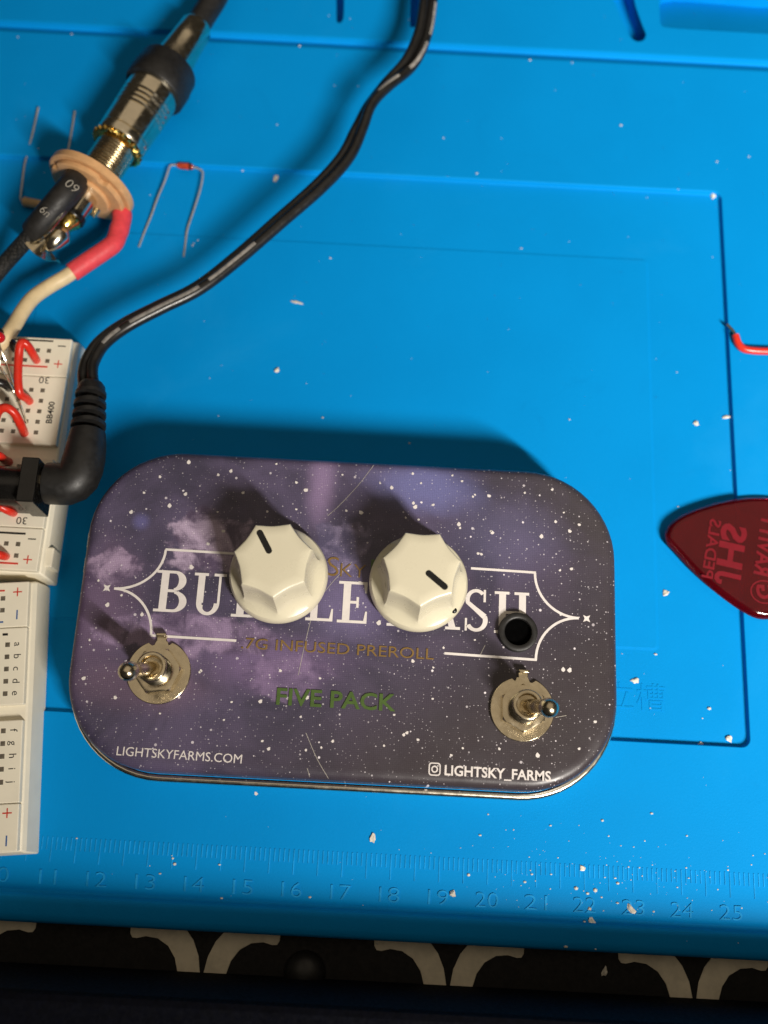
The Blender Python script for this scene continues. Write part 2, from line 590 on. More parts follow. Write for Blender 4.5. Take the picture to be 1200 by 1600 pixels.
# ruler strip, groove and rounded front lip
fy = [(-9, 0), (-11.5, -.03), (-13.6, -.20), (-15.2, -.55), (-16.0, -.95), (-16.35, -1.35), (-16.75, -1.5), (-17.15, -1.3), (-17.5, -.7), (-18.0, -.45), (-19.0, -.35),
      (-21.0, -.45), (-22.2, -.9), (-22.8, -1.7), (-22.95, -3.0), (-22.95, -5.6), (-22.5, -5.98)]
mb.loft([[Vector((XL, y, z)), Vector((XR, y, z))] for y, z in fy], (False, False), ring=False)
mb.add([(XL, 330, .3), (XR, 330, .3), (XR, 330, -5.98), (XL, 330, -5.98)], [(0, 1, 2, 3)])
surf = mb.build('mat_sheet', M['mat'], mat, smooth=50)
wn = surf.modifiers.new('weighted', 'WEIGHTED_NORMAL'); wn.keep_sharp = True; wn.weight = 100
# ruler ticks: moulded, a millimetre apart; readings 10 to 26 run under the tin
def strip_z(y):
    for (a, za), (b, zb) in zip(fy, fy[1:]):
        if b <= y <= a: return za + (zb - za) * (a - y) / (a - b)
    return 0
tk = MB()
for i in range(-60, 300):
    x = -174.8 + 100 + i
    if not (XL < x < XR - 2): continue
    ln = 5.0 if i % 5 == 0 else 2.6
    w = .17
    y0 = -6.0
    y1 = y0 - ln
    zz = strip_z(y1)
    hgt = .13
    tk.add([(x - w, y0, -.05), (x + w, y0, -.05), (x + w, y1, zz - .05), (x - w, y1, zz - .05),
            (x - w * .5, y0 - .05, hgt), (x + w * .5, y0 - .05, hgt), (x + w * .5, y1 + .05, zz + hgt), (x - w * .5, y1 + .05, zz + hgt)],
           [(0, 1, 5, 4), (1, 2, 6, 5), (2, 3, 7, 6), (3, 0, 4, 7), (4, 5, 6, 7)])
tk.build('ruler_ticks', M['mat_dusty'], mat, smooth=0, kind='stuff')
for cm in range(7, 29):
    s = str(cm)
    x = -174.8 + 10 * cm
    wd = 4.6 if len(s) == 2 else 2.2
    if s[0] == '1': wd -= .5
    if s == '11': wd -= .6
    t_ = text_mb(MB(), s, (x - wd / 2, -15.35, 0), (x + wd / 2, -15.35, 0), 3.1, lift=.22, bold=-.012, depth=.45)
    for v in t_.v: v.z += strip_z(v.y)
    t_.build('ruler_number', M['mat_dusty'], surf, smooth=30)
t_ = text_mb(MB(), '独立槽', (43.56, 26.75, -1.35), (63.33, 26.81, -1.35), 4.6, lift=.11, bold=.0, depth=.4)
t_.build('moulded_writing', M['mat'], surf, smooth=30)

# ------------------------------------------------------------------ the tin pedal
TC = (-6.35, 40.45)
tin = thing('tin_effect_pedal', 'purple starry night sky tin with two cream knobs and two toggle switches', 'effect pedal', (TC[0], TC[1], -1.05))
TW, TD, TR_ = 109.9, 66.2, 18.8
def tl(inset, z, n=14):
    return rrect(TC[0], TC[1], TW - 2 * inset, TD - 2 * inset, TR_ - inset, z, n)
Z = 18.0
lid = MB()
prof = [(2.6, Z - .02), (1.7, Z - .10), (1.05, Z - .32), (.5, Z - .75), (.16, Z - 1.3), (.02, Z - 2.0), (0, Z - 3), (0, 10.6), (.1, 10.2)]
lid.loft([tl(i, z) for i, z in prof], (False, False))
flat = [tl(i, Z) for i in (2.6, 4.2)]
lid.fill([tl(2.6, Z - .02)])
lid_o = lid.build('lid', M['lid'], tin, smooth=40)
wn = lid_o.modifiers.new('weighted', 'WEIGHTED_NORMAL'); wn.keep_sharp = True; wn.weight = 100
bead = MB()
bl = []
for k in range(9):
    a = math.radians(150 - 300 * k / 8)
    bl.append(tl(-.8 - .8 * math.cos(a), 9.4 + .8 * math.sin(a)))
bead.loft(bl, (False, False))
bead.build('rolled_rim', M['tin_metal'], tin, smooth=60)
bs = MB()
bs.loft([tl(i, z) for i, z in [(.55, 9.2), (.6, .6), (.9, -.4), (1.6, -.95), (2.6, -1.05)]], (False, True))
bs.build('base', M['tin_metal'], tin, smooth=40)
for yy in (54.5, 49.0):
    MB().tube([(TC[0] - TW / 2 - .5, yy - 1.6, 11.2), (TC[0] - TW / 2 - .5, yy + 1.6, 11.2)], 1.0, 14).build('hinge', M['tin_metal'], tin)

# --- print on the lid
ZP = Z + .03
def flatpoly(mbx, pts, lift=.05):
    mbx.add([(p[0], p[1], Z + lift) for p in pts], [tuple(range(len(pts)))])
def band(mbx, path, w, lift=.05):
    P = [Vector((p[0], p[1])) for p in path]
    L_, R_ = [], []
    for i in range(len(P)):
        a, b = P[max(i - 1, 0)], P[min(i + 1, len(P) - 1)]
        t = (b - a).normalized()
        n = Vector((-t.y, t.x)) * w / 2
        L_.append(P[i] + n); R_.append(P[i] - n)
    b0 = len(P)
    mbx.add([(p.x, p.y, Z + lift) for p in L_ + R_], [(i, i + 1, b0 + i + 1, b0 + i) for i in range(b0 - 1)])

fr = MB()
def arc(cx, cy, rx, ry, a0, a1, n=14):
    return [(cx + rx * math.cos(math.radians(a0 + (a1 - a0) * i / n)), cy + ry * math.sin(math.radians(a0 + (a1 - a0) * i / n))) for i in range(n + 1)]
lw = .50
band(fr, [(18.5, 51.15), (31.9, 50.95)], lw); band(fr, [(13.6, 33.3), (32.2, 32.95)], lw)
band(fr, arc(40.7, 50.9, 9.0, 9.0, 180, 270), lw, .055); band(fr, arc(40.7, 32.9, 8.7, 9.0, 180, 90), lw, .062)
fr.build('frame_line', M['title_white'], lid_o, smooth=0)
fr = MB()
band(fr, [(-44.6, 51.75), (-14, 51.5)], lw); band(fr, [(-45.5, 33.8), (-28.3, 33.65)], lw)
band(fr, arc(-54.1, 51.7, 9.6, 8.7, 360, 270), lw, .055); band(fr, arc(-54.1, 33.8, 8.6, 9.2, 0, 90), lw, .062)
fr.build('frame_line', M['title_white'], lid_o, smooth=0)
for px in ((-55.58, 43.05, 18.00), (42.30, 41.90, 18.00)):
    m_ = MB()
    a = .72; b = .42
    flatpoly(m_, [(px[0] - a, px[1] - a), (px[0], px[1] - b), (px[0] + a, px[1] - a), (px[0] + b, px[1]), (px[0] + a, px[1] + a), (px[0], px[1] + b), (px[0] - a, px[1] + a), (px[0] - b, px[1])])
    m_.build('corner_star', M['title_white'], lid_o, smooth=0)

# slab serif title letters drawn as shapes: unit box 0..w by 0..1
def g_rect(x0, y0, x1, y1): return [(x0, y0), (x1, y0), (x1, y1), (x0, y1)]
def g_bowl(cx, cy, rx, ry, t0, t1, a0, a1, n=18):
    out = []
    for i in range(n):
        b, e = math.radians(a0 + (a1 - a0) * i / n), math.radians(a0 + (a1 - a0) * (i + 1) / n)
        out.append([(cx + rx * math.cos(b), cy + ry * math.sin(b)), (cx + rx * math.cos(e), cy + ry * math.sin(e)),
                    (cx + (rx - t0) * math.cos(e), cy + (ry - t1) * math.sin(e)), (cx + (rx - t0) * math.cos(b), cy + (ry - t1) * math.sin(b))])
    return out
sf = .066
ST = .165
def glyph(ch):
    if ch == 'B':
        q = [g_rect(.0, 0, .42, sf), g_rect(.0, 1 - sf, .40, 1), g_rect(.11, sf, .11 + ST, 1 - sf), g_rect(.11 + ST, .51 - sf / 2, .42, .51 + sf / 2)]
        q += g_bowl(.40, .755, .26, .245, ST, sf, -90, 90) + g_bowl(.42, .255, .29, .255, ST, sf, -90, 90)
        return q, .72
    if ch == 'U':
        q = [g_rect(.0, 1 - sf, .34, 1), g_rect(.48, 1 - sf, .78, 1), g_rect(.10, .28, .10 + ST, 1 - sf), g_rect(.60, .28, .66, 1 - sf)]
        q += g_bowl(.38, .28, .28, .295, ST * .8, sf * 1.2, 180, 360)
        return q, .78
    if ch == 'L':
        return [g_rect(0, 0, .64, sf), g_rect(0, 1 - sf, .36, 1), g_rect(.11, sf, .11 + ST, 1 - sf), [(.56, sf), (.64, sf), (.64, .30), (.60, .30)]], .66
    if ch == 'E':
        return [g_rect(0, 0, .66, sf), g_rect(0, 1 - sf, .64, 1), g_rect(.11, sf, .11 + ST, 1 - sf), g_rect(.11 + ST, .5 - sf / 2, .44, .5 + sf / 2),
                g_rect(.41, .37, .465, .63), [(.585, sf), (.66, sf), (.66, .29), (.62, .29)], [(.60, .73), (.64, .73), (.64, 1 - sf), (.565, 1 - sf)]], .68
    if ch == 'H':
        return [g_rect(0, 0, .35, sf), g_rect(0, 1 - sf, .35, 1), g_rect(.105, sf, .105 + ST, 1 - sf), g_rect(.47, 0, .82, sf), g_rect(.47, 1 - sf, .82, 1),
                g_rect(.58, sf, .58 + ST, 1 - sf), g_rect(.105 + ST, .5 - sf / 2, .58, .5 + sf / 2)], .82
    if ch == 'A':
        return [g_rect(-.03, 0, .24, sf), g_rect(.48, 0, .83, sf), [(.08, sf), (.14, sf), (.405, .86), (.375, 1)], [(.56, sf), (.72, sf), (.44, 1), (.375, 1)], g_rect(.19, .29, .60, .29 + sf)], .82
    if ch == 'S':
        q = g_bowl(.30, .745, .255, .265, .10, sf * 1.2, 40, 200) + g_bowl(.31, .26, .275, .275, .115, sf * 1.2, -150, 25)
        q += [[(.052, .66), (.155, .70), (.30, .585), (.24, .50)], [(.24, .50), (.30, .585), (.555, .40), (.46, .30)]]
        q += [g_rect(.475, .70, .53, 1.0), g_rect(.045, .0, .095, .30)]
        return q, .62
    return [], .35

TH = 8.6
def title_letter(ch, x, y, sx=1.0):
    q, w = glyph(ch)
    m_ = MB()
    for i, poly in enumerate(q):
        flatpoly(m_, [(x + p[0] * TH * sx, y + p[1] * TH) for p in poly], .05 + .004 * (i % 7))
    m_.build('title_letter', M['title_white'], lid_o, smooth=0)
letters = [('B', -45.7, 38.75, 1.08), ('U', -38.0, 38.6, .98), ('B', -29.9, 38.5, 1.08), ('B', -22.3, 38.5, 1.08), ('L', -14.8, 38.55, 1.0), ('E', -8.4, 38.45, 1.06),
           ('H', 1.7, 38.3, 1.0), ('A', 9.45, 38.2, 1.0), ('S', 17.15, 38.15, 1.0), ('H', 23.5, 38.0, 1.0)]
for ch, x, y, wx in letters: title_letter(ch, x, y, wx)

def write(name, s, p0, p1, h, mat_, bold=0.0, lift=.05, depth=0.0):
    return text_mb(MB(), s, p0, p1, h, lift=lift, bold=bold, depth=depth).build(name, mat_, lid_o, smooth=0)
p = lambda x, y: (x, y, Z)
write('printed_web_address', 'LIGHTSKYFARMS.COM', p(-49.5, 10.1), p(-25.1, 9.75), 1.80, M['title_white'], -.002)
write('printed_handle', 'LIGHTSKY_FARMS', p(14.4, 9.62), p(35.1, 9.45), 1.95, M['title_white'], .022)
write('raised_quantity', 'FIVE PACK', p(-19.3, 21.45), p(4.3, 21.35), 3.35, M['title_green'], .018, lift=.22, depth=.25)
write('raised_product_line', '.7G INFUSED PREROLL', p(-27.2, 32.15), p(11.5, 31.9), 2.30, M['title_gold'], -.001, lift=.16, depth=.2)
write('raised_name', 'S', p(-11.1, 48.0), p(-8.7, 47.95), 4.3, M['title_gold'], -.012, lift=.16, depth=.2)
write('raised_name', 'LIGHT', p(-25.0, 48.05), p(-11.6, 48.0), 3.0, M['title_gold'], -.012, lift=.16, depth=.2)
write('raised_name', 'KY', p(-8.3, 47.95), p(-3.1, 47.9), 3.0, M['title_gold'], -.012, lift=.16, depth=.2)
write('raised_name', 'F', p(-2.1, 47.85), p(.1, 47.85), 4.3, M['title_green'], .002, lift=.16, depth=.2)
write('raised_name', 'ARMS', p(.5, 47.85), p(12.0, 47.8), 3.0, M['title_green'], -.012, lift=.16, depth=.2)
# the little camera icon before the handle
ic = MB()
ix, iy = 12.45, 10.6
def ring_flat(mbx, outer, inner, lift=.05):
    n = len(outer)
    mbx.add([(q[0], q[1], Z + lift) for q in outer] + [(q[0], q[1], Z + lift) for q in inner], [(i, (i + 1) % n, n + (i + 1) % n, n + i) for i in range(n)])
ring_flat(ic, rrect(ix, iy, 2.35, 2.5, .6, 0, 5), rrect(ix, iy, 1.87, 2.02, .4, 0, 5))
ring_flat(ic, arc(ix, iy, .66, .68, 0, 345, 23), arc(ix, iy, .40, .42, 0, 345, 23))
flatpoly(ic, arc(ix + .62, iy + .66, .14, .14, 0, 330, 11))
ic.build('printed_icon', M['title_white'], lid_o, smooth=0)
# the brighter stars, where the print has them
st = MB()
big = [(-33.08, 56.30, 18.00), (-35.98, 53.39, 18.00), (-38.90, 48.33, 18.00), (-47.80, 37.98, 18.00), (-55.00, 39.58, 18.00), (-36.09, 40.19, 18.00), (-40.72, 44.46, 18.00), (-4.08, 46.83, 18.00), (-1.13, 68.58, 18.00), (5.66, 71.10, 18.00), (7.51, 69.06, 18.00), (14.08, 71.14, 18.00), (16.14, 69.97, 18.00), (21.90, 67.01, 18.00), (18.92, 67.13, 18.00), (18.53, 66.68, 18.00), (6.07, 64.58, 18.00), (6.51, 63.76, 18.00), (10.25, 64.39, 18.00), (7.29, 61.00, 18.00), (-4.80, 61.88, 18.00), (4.60, 61.28, 18.00), (15.74, 60.49, 18.00), (16.03, 59.67, 18.00), (22.45, 59.33, 18.00), (19.67, 36.32, 18.00), (20.40, 38.45, 18.00), (22.72, 59.06, 18.00), (13.40, 34.43, 18.00), (6.18, 16.86, 18.00), (6.79, 17.26, 18.00), (4.11, 20.60, 18.00), (8.98, 16.02, 18.00), (17.81, 14.87, 18.00), (-9.83, 13.58, 18.00), (-12.79, 12.94, 18.00), (-20.04, 12.81, 18.00), (-21.41, 14.21, 18.00), (-19.15, 33.23, 18.00), (-19.00, 28.10, 18.00), (-34.77, 27.27, 18.00), (-35.00, 27.01, 18.00), (-41.74, 63.93, 18.00), (-29.73, 64.87, 18.00), (-18.34, 61.84, 18.00), (-18.78, 67.75, 18.00), (-35.34, 68.55, 18.00), (-41.82, 71.05, 18.00), (-32.73, 69.55, 18.00), (-23.28, 71.65, 18.00), (-16.64, 66.16, 18.00), (-9.19, 69.99, 18.00), (-7.90, 62.13, 18.00), (1.35, 67.72, 18.00), (29.44, 68.13, 18.00), (35.25, 69.17, 18.00), (37.68, 64.21, 18.00), (40.89, 61.72, 18.00), (38.88, 60.22, 18.00), (35.94, 62.15, 18.00), (33.01, 58.79, 18.00), (36.88, 51.73, 18.00), (39.26, 52.13, 18.00), (19.90, 54.36, 18.00), (20.56, 54.26, 18.00), (37.01, 42.49, 18.00), (37.52, 31.31, 18.00), (38.81, 31.25, 18.00), (40.65, 15.92, 18.00), (43.84, 21.28, 18.00), (11.48, 30.33, 18.00), (7.33, 31.40, 18.00), (7.06, 37.87, 18.00), (0.14, 38.82, 18.00), (-22.43, 21.85, 18.00), (-28.10, 21.43, 18.00), (-11.00, 26.99, 18.00), (-21.80, 4.28, 18.00), (2.39, 14.57, 18.00), (-7.66, 14.92, 18.00), (-14.26, 19.27, 18.00), (-29.28, 17.88, 18.00), (-41.94, 18.47, 18.00), (-51.11, 21.11, 18.00), (-57.66, 32.24, 18.00), (-57.47, 44.50, 18.00), (-52.41, 41.70, 18.00), (-57.78, 24.55, 18.00), (-34.68, 60.38, 18.00), (-50.46, 63.73, 18.00), (-47.52, 67.44, 18.00), (-44.80, 61.23, 18.00), (-52.61, 59.40, 18.00), (-13.27, 23.08, 18.00), (11.58, 24.12, 18.00), (15.60, 13.41, 18.00), (24.96, 15.12, 18.00), (32.49, 14.28, 18.00)]
for i, q in enumerate(big):
    r = .22 + .26 * rnd.random() ** 2 + (.14 if i < 8 else 0)
    flatpoly(st, [(q[0] + r * (1 + .25 * math.sin(3 * a + i)) * math.cos(a), q[1] + r * (1 + .25 * math.cos(2 * a + i)) * math.sin(a)) for a in [k * math.pi / 4 for k in range(8)]], .045)
st.build('printed_stars', M['title_white'], lid_o, smooth=0, kind='stuff')
# scratches in the varnish
for path in ([(-2.69, 72.51, 18.00), (-5.69, 67.90, 18.00), (-9.44, 63.17, 18.00), (-11.70, 60.80, 18.00)], [(-6.05, 51.19, 18.00), (-10.33, 45.96, 18.00), (-13.01, 41.15, 18.00), (-14.35, 34.52, 18.00), (-15.37, 27.40, 18.00)], [(-13.03, 16.24, 18.00), (-10.56, 11.47, 18.00), (-8.07, 7.85, 18.00)], [(20.78, 33.27, 18.00), (21.76, 35.39, 18.00)], [(35.99, 21.74, 18.00), (38.15, 22.23, 18.00)], [(-12.30, 9.56, 18.00), (-11.68, 7.91, 18.00)]):
    m_ = MB(); band(m_, spline(path, 4), .085, .04); m_.build('scratch', M['shrink_print'], lid_o, smooth=0)

# --- knobs
def knob(cx, cy, ang, dot):
    def loop(r, z, amp, n=84):
        out = []
        for i in range(n):
            a = 2 * math.pi * i / n
            u = (a / (2 * math.pi / 7)) % 1.0
            k = 1 - amp * math.sin(math.pi * u) ** .85
            out.append(Vector((cx + r * k * math.cos(a + ang), cy + r * k * math.sin(a + ang), z)))
        return out
    b = Z + 1.6
    pr_ = [(0.4, 14.55, .10), (5.2, 14.55, .13), (7.05, 14.5, .135), (7.45, 14.33, .14), (7.68, 13.9, .145), (7.85, 11, .15), (8.05, 7.5, .15), (8.3, 5.4, .14), (8.55, 4.5, .105), (8.85, 4.0, .065),
           (9.2, 3.4, .03), (9.5, 3.1, .0), (9.75, 2.6, 0), (9.92, 1.9, 0), (9.98, 1.2, 0), (9.9, .5, 0), (9.6, 0, 0), (8.6, 0, 0)]
    m_ = MB()
    m_.loft([loop(r, b + z, a) for r, z, a in pr_])
    k = m_.build('knob', M['knob'], tin, smooth=28)
    d = Vector((math.cos(ang), math.sin(ang), 0))
    n = Vector((-d.y, d.x, 0))
    pm = MB()
    c = Vector((cx, cy, b + 14.55))
    w = .62
    pts = []
    for s0, r0 in ((1, 5.7), (-1, 1.75)):
        for i in range(9):
            a = math.pi / 2 * (-1 + 2 * i / 8)
            pts.append(c + d * (r0 + s0 * w * math.cos(a)) + n * (s0 * w * math.sin(a)))
    m2 = MB().loft([[q + Vector((0, 0, -.3)) for q in pts], [q + Vector((0, 0, .03)) for q in pts]])
    m2.build('pointer_line', M['ink_black'], k, smooth=0)
    if dot:
        q = c + d * 9.15
        MB().sphere((q.x, q.y, b + 3.25), .62, 14, 8, (1, 1, .6)).build('marker_dot', M['ink_black'], k)
    MB().lathe([(3.4, Z - .1), (3.4, b + 3)], 24, Matrix.Translation((cx, cy, 0))).build('shaft', M['nickel'], k)
knob(-20.6, 47.0, math.atan2(47.0 - 42.6, -20.6 + 18.0) - math.radians(0), False)
knob(7.7, 46.8, math.radians(-38), True)

# --- toggle switches
def toggle(name_lab, c, nut_rot, tip, tab):
    cx, cy = c
    z0 = Z + .02
    sw = MB()
    # washer with a bent locating tab
    n = 72
    th = .75
    ro = 6.35
    outer, inner = [], []
    for i in range(n):
        a = 2 * math.pi * i / n
        da = (a - tab + math.pi) % (2 * math.pi) - math.pi
        r = ro
        if .20 < abs(da) < .34: r = ro - .75
        outer.append((cx + r * math.cos(a), cy + r * math.sin(a)))
        inner.append((cx + 3.0 * math.cos(a), cy + 3.0 * math.sin(a)))
    lo = [[Vector((q[0], q[1], z)) for q in l] for l, z in ((inner, z0), (outer, z0), (outer, z0 + th), (inner, z0 + th))]
    sw.loft(lo + [lo[0]], (False, False))
    w_ = sw.build('toggle_switch', M['nickel'], tin, smooth=30, bevel=.12, label=name_lab)
    t = Vector((math.cos(tab), math.sin(tab), 0))
    s = Vector((-t.y, t.x, 0))
    C = Vector((cx, cy, 0))
    rm = Matrix((t, s, Vector((0, 0, 1)))).transposed()
    tb = MB()
    tb.box(C + t * (ro + .35) + Vector((0, 0, z0 + th / 2)), (1.3, 2.0, th), rm)
    tb.box(C + t * (ro + .95) + Vector((0, 0, z0 + th / 2 + .75)), (.65, 2.0, 1.5), rm)
    tb.build('locating_tab', M['nickel'], w_, smooth=30, bevel=.15)
    # hex nut with chamfer
    z1 = z0 + th
    def hexl(R, z, k):
        out = []
        for i in range(48):
            a = 2 * math.pi * i / 48
            hx = math.cos(math.pi / 6) / math.cos(((a) % (math.pi / 3)) - math.pi / 6)
            r = R * (k * hx + (1 - k) * min(1, hx))
            if k < 1: r = min(R * hx, R * (.90 + .1 * k))
            out.append(Vector((cx + r * math.cos(a + nut_rot), cy + r * math.sin(a + nut_rot), z)))
        return out
    nt = MB()
    nt.loft([hexl(4.75, z1, 1), hexl(4.75, z1 + 1.55, 1), hexl(4.75, z1 + 1.95, .3), hexl(4.3, z1 + 2.05, 0), hexl(3.2, z1 + 2.05, 0)])
    nt.build('hex_nut', M['nickel'], w_, smooth=25)
    # threaded bushing, hollow at the top
    pf_ = []
    zb = z1 + 2.0
    top = Z + 8.2
    zc = zb
    while zc < top - .5:
        pf_ += [(3.0, zc), (2.72, zc + .2)]
        zc += .4
    pf_ += [(2.95, top - .45), (2.9, top - .12), (2.7, top), (2.2, top), (2.05, top - .1), (1.95, top - 1.2), (.1, top - 1.6)]
    MB().lathe(pf_, 40, Matrix.Translation((cx, cy, 0))).build('threaded_bushing', M['nickel'], w_, smooth=55)
    # bat lever
    a = Vector((cx, cy, top - 1.6))
    b = Vector(tip)
    L_ = (b - a).length
    MB().lathe([(1.35, 0), (1.35, L_ * .3), (1.35, L_ * .55), (1.42, L_ * .70), (1.62, L_ * .80), (1.8, L_ * .88), (1.84, L_ * .94), (1.74, L_ * 1.01), (1.45, L_ * 1.07), (1.0, L_ * 1.11), (.5, L_ * 1.135), (.05, L_ * 1.14)],
               26, axis_matrix(a, b)).build('lever', M['nickel'], w_, smooth=50)
toggle('switch with its lever leaning left', (-43.0, 26.5), .15, (-45.6, 24.3, 34.0), math.radians(91))
toggle('switch with its lever leaning right', (29.3, 23.0), .55, (32.2, 21.7, 34.0), math.radians(89))

# --- black socket ring
js = MB()
js.lathe([(3.95, Z - .1), (3.98, Z + 1.2), (3.85, Z + 1.5), (3.55, Z + 1.62), (3.0, Z + 1.62), (2.78, Z + 1.5), (2.68, Z + 1.2), (2.6, Z + .3)], 40, Matrix.Translation((28.2, 38.2, 0)), (False, False))
js_o = js.build('socket_ring', M['rubber'], tin, smooth=35)
MB().lathe([(2.62, Z + .9), (2.6, Z + .3), (.05, Z + .3)], 40, Matrix.Translation((28.2, 38.2, 0)), (False, True)).build('socket_opening', M['void'], js_o)

# ------------------------------------------------------------------ breadboards
def breadboard(name, label, org, rot, rows):
    """local frame: x to the right edge (0) of the top face, y downwards from the top edge; the board runs off to the left"""
    R = Matrix.Rotation(rot, 3, 'Z')
    O = Vector(org)
    def P(x, y, z): return O + R @ Vector((x, -y, 0)) + Vector((0, 0, z))
    t = thing(name, label, 'breadboard', (O.x, O.y, -1.3))
    HH = 9.0
    Lx, D = -83.0, 54.6
    def lp(i, z, e=0):
        return [P(Lx + i, D - i, z), P(-i + e, D - i, z), P(-i + e, i, z), P(Lx + i, i, z)]
    b = MB()
    b.loft([lp(-.9, -1.25, .6), lp(-.85, 1.5, .6), lp(-.55, 6.2, .4), lp(-.1, HH - 1.6, .1)])
    body = b.build('body', M['abs'], t, smooth=25, bevel=.35)
    def prism(name, x0, x1, y0, y1, z0, z1, m_, par=body, bev=0.0):
        q = MB()
        q.loft([[P(x0, y1, z0), P(x1, y1, z0), P(x1, y0, z0), P(x0, y0, z0)], [P(x0, y1, z1), P(x1, y1, z1), P(x1, y0, z1), P(x0, y0, z1)]])
        return q.build(name, m_, par, smooth=0, bevel=bev)
    for nm, y0, y1 in rows: prism(nm, Lx, 0, y0, y1, HH - 2.0, HH, M['abs'], t, .22)
    return t, body, P, prism, HH

def holes_mb(P, HH, xs, ys, mat_, par, skip=()):
    m_ = MB()
    for x in xs:
        for y in ys:
            h = .48
            m_.loft([[P(x - h, y + h, HH + .02), P(x + h, y + h, HH + .02), P(x + h, y - h, HH + .02), P(x - h, y - h, HH + .02)],
                     [P(x - h * .5, y + h * .5, HH + .045), P(x + h * .5, y + h * .5, HH + .045), P(x + h * .5, y - h * .5, HH + .045), P(x - h * .5, y - h * .5, HH + .045)]], (False, True))
    return m_.build('contact_holes', mat_, par, smooth=0, kind='stuff', weld=False)

def flat_text(P, s, x, y, w, h, ang, HH, mat_, par, bold=.0, name='printed_marking'):
    """text centred on x,y, width w along its own direction, turned by ang"""
    a = math.radians(ang)
    ex = Vector((math.cos(a), math.sin(a)))
    ey = Vector((-ex.y, ex.x))
    c = Vector((x, -y))
    q0 = c - ex * w / 2 - ey * h / 2
    q1 = q0 + ex * w
    p0, p1 = P(q0.x, -q0.y, HH), P(q1.x, -q1.y, HH)
    return text_mb(MB(), s, p0, p1, h, lift=.03, bold=bold).build(name, mat_, par, smooth=0)

pit = 2.54
# the far board, turned half round
t1, body1, P1, pr1, HH = breadboard('breadboard', 'white breadboard carrying the black power socket and red jumpers', (-73.4, 102.4, 0), 0.0, (('power_rail', 0, 9.42), ('terminal_block', 9.55, 25.9), ('terminal_block', 29.2, 45.05), ('power_rail', 45.18, 54.6)))
cols = [-4.85 - pit * i for i in range(31)]
rails = [c for i, c in enumerate(cols) if i % 6 != 5]
holes_mb(P1, HH, rails, (3.2, 5.75, 48.9, 51.45), M['hole'], body1)
holes_mb(P1, HH, cols[:30], [13.0 + pit * i for i in range(5)] + [31.3 + pit * i for i in range(5)], M['hole'], body1)
pr1('rail_stripe', -83, -4.2, .55, .95, HH + .005, HH + .03, M['print_black'])
pr1('rail_stripe', -83, -4.6, 7.0, 7.4, HH + .005, HH + .03, M['print_red'])
pr1('rail_stripe', -83, -3.6, 46.3, 46.75, HH + .005, HH + .03, M['print_black'])
pr1('rail_stripe', -83, -4.2, 53.0, 53.4, HH + .005, HH + .03, M['print_red'])
pr1('minus_mark', -3.0, -1.2, 1.75, 2.0, HH + .005, HH + .03, M['print_black'])
pr1('minus_mark', -2.9, -1.2, 47.5, 47.75, HH + .005, HH + .03, M['print_black'])
for y in (6.35, 52.2):
    m_ = MB()
    for w, h in ((1.9, .26), (.26, 1.9)):
        m_.add([P1(-2.3 - w / 2, y + h / 2, HH + .03 + w * .001), P1(-2.3 + w / 2, y + h / 2, HH + .03 + w * .001), P1(-2.3 + w / 2, y - h / 2, HH + .03 + w * .001), P1(-2.3 - w / 2, y - h / 2, HH + .03 + w * .001)], [(0, 1, 2, 3)])
    m_.build('plus_mark', M['print_red'], body1, smooth=0)
flat_text(P1, '30', -4.9, 10.55, 2.3, 1.7, 180, HH, M['print_black'], body1)
flat_text(P1, '30', -4.9, 43.7, 2.3, 1.7, 180, HH, M['print_black'], body1)
flat_text(P1, 'BB400', -2.4, 18.2, 5.2, 1.35, 90, HH, M['print_black'], body1, .02)
flat_text(P1, 'B', -2.5, 41.3, 1.3, 1.3, 90, HH, M['print_black'], body1, .02)
pr1('edge_tab', -.3, 2.2, 48.6, 53.0, 1.0, 6.6, M['abs'], bev=.3)

# the near board, askew
t2, body2, P2, pr2, HH = breadboard('breadboard', 'empty white breadboard with blue minus lines at the lower left', (-74.7, 45.5, 0), math.radians(6.15), (('power_rail', 0, 9.7), ('terminal_block', 9.83, 25.9), ('terminal_block', 29.0, 45.4), ('power_rail', 45.53, 54.6)))
cols = [-3.85 - pit * i for i in range(31)]
rails = [c - 1.45 for i, c in enumerate(cols) if i % 6 != 5]
holes_mb(P2, HH, rails, (3.45, 6.0, 48.2, 50.75), M['hole'], body2)
holes_mb(P2, HH, cols[:30], [13.4 + pit * i for i in range(5)] + [31.1 + pit * i for i in range(5)], M['hole'], body2)
pr2('rail_stripe', -83, -5.0, 1.6, 1.95, HH + .005, HH + .03, M['print_red'])
pr2('rail_stripe', -83, -5.0, 8.35, 8.7, HH + .005, HH + .03, M['print_blue'])
pr2('rail_stripe', -83, -5.0, 46.0, 46.4, HH + .005, HH + .03, M['print_red'])
pr2('rail_stripe', -83, -5.0, 52.6, 53.0, HH + .005, HH + .03, M['print_blue'])
for y in (7.1, 52.6):
    pr2('minus_mark', -2.35, -2.05, y - 1.0, y + 1.0, HH + .005, HH + .03, M['print_blue'])
for y in (2.2, 47.3):
    m_ = MB()
    for w, h in ((1.9, .26), (.26, 1.9)):
        m_.add([P2(-2.3 - w / 2, y + h / 2, HH + .03 + w * .001), P2(-2.3 + w / 2, y + h / 2, HH + .03 + w * .001), P2(-2.3 + w / 2, y - h / 2, HH + .03 + w * .001), P2(-2.3 - w / 2, y - h / 2, HH + .03 + w * .001)], [(0, 1, 2, 3)])
    m_.build('plus_mark', M['print_red'], body2, smooth=0)
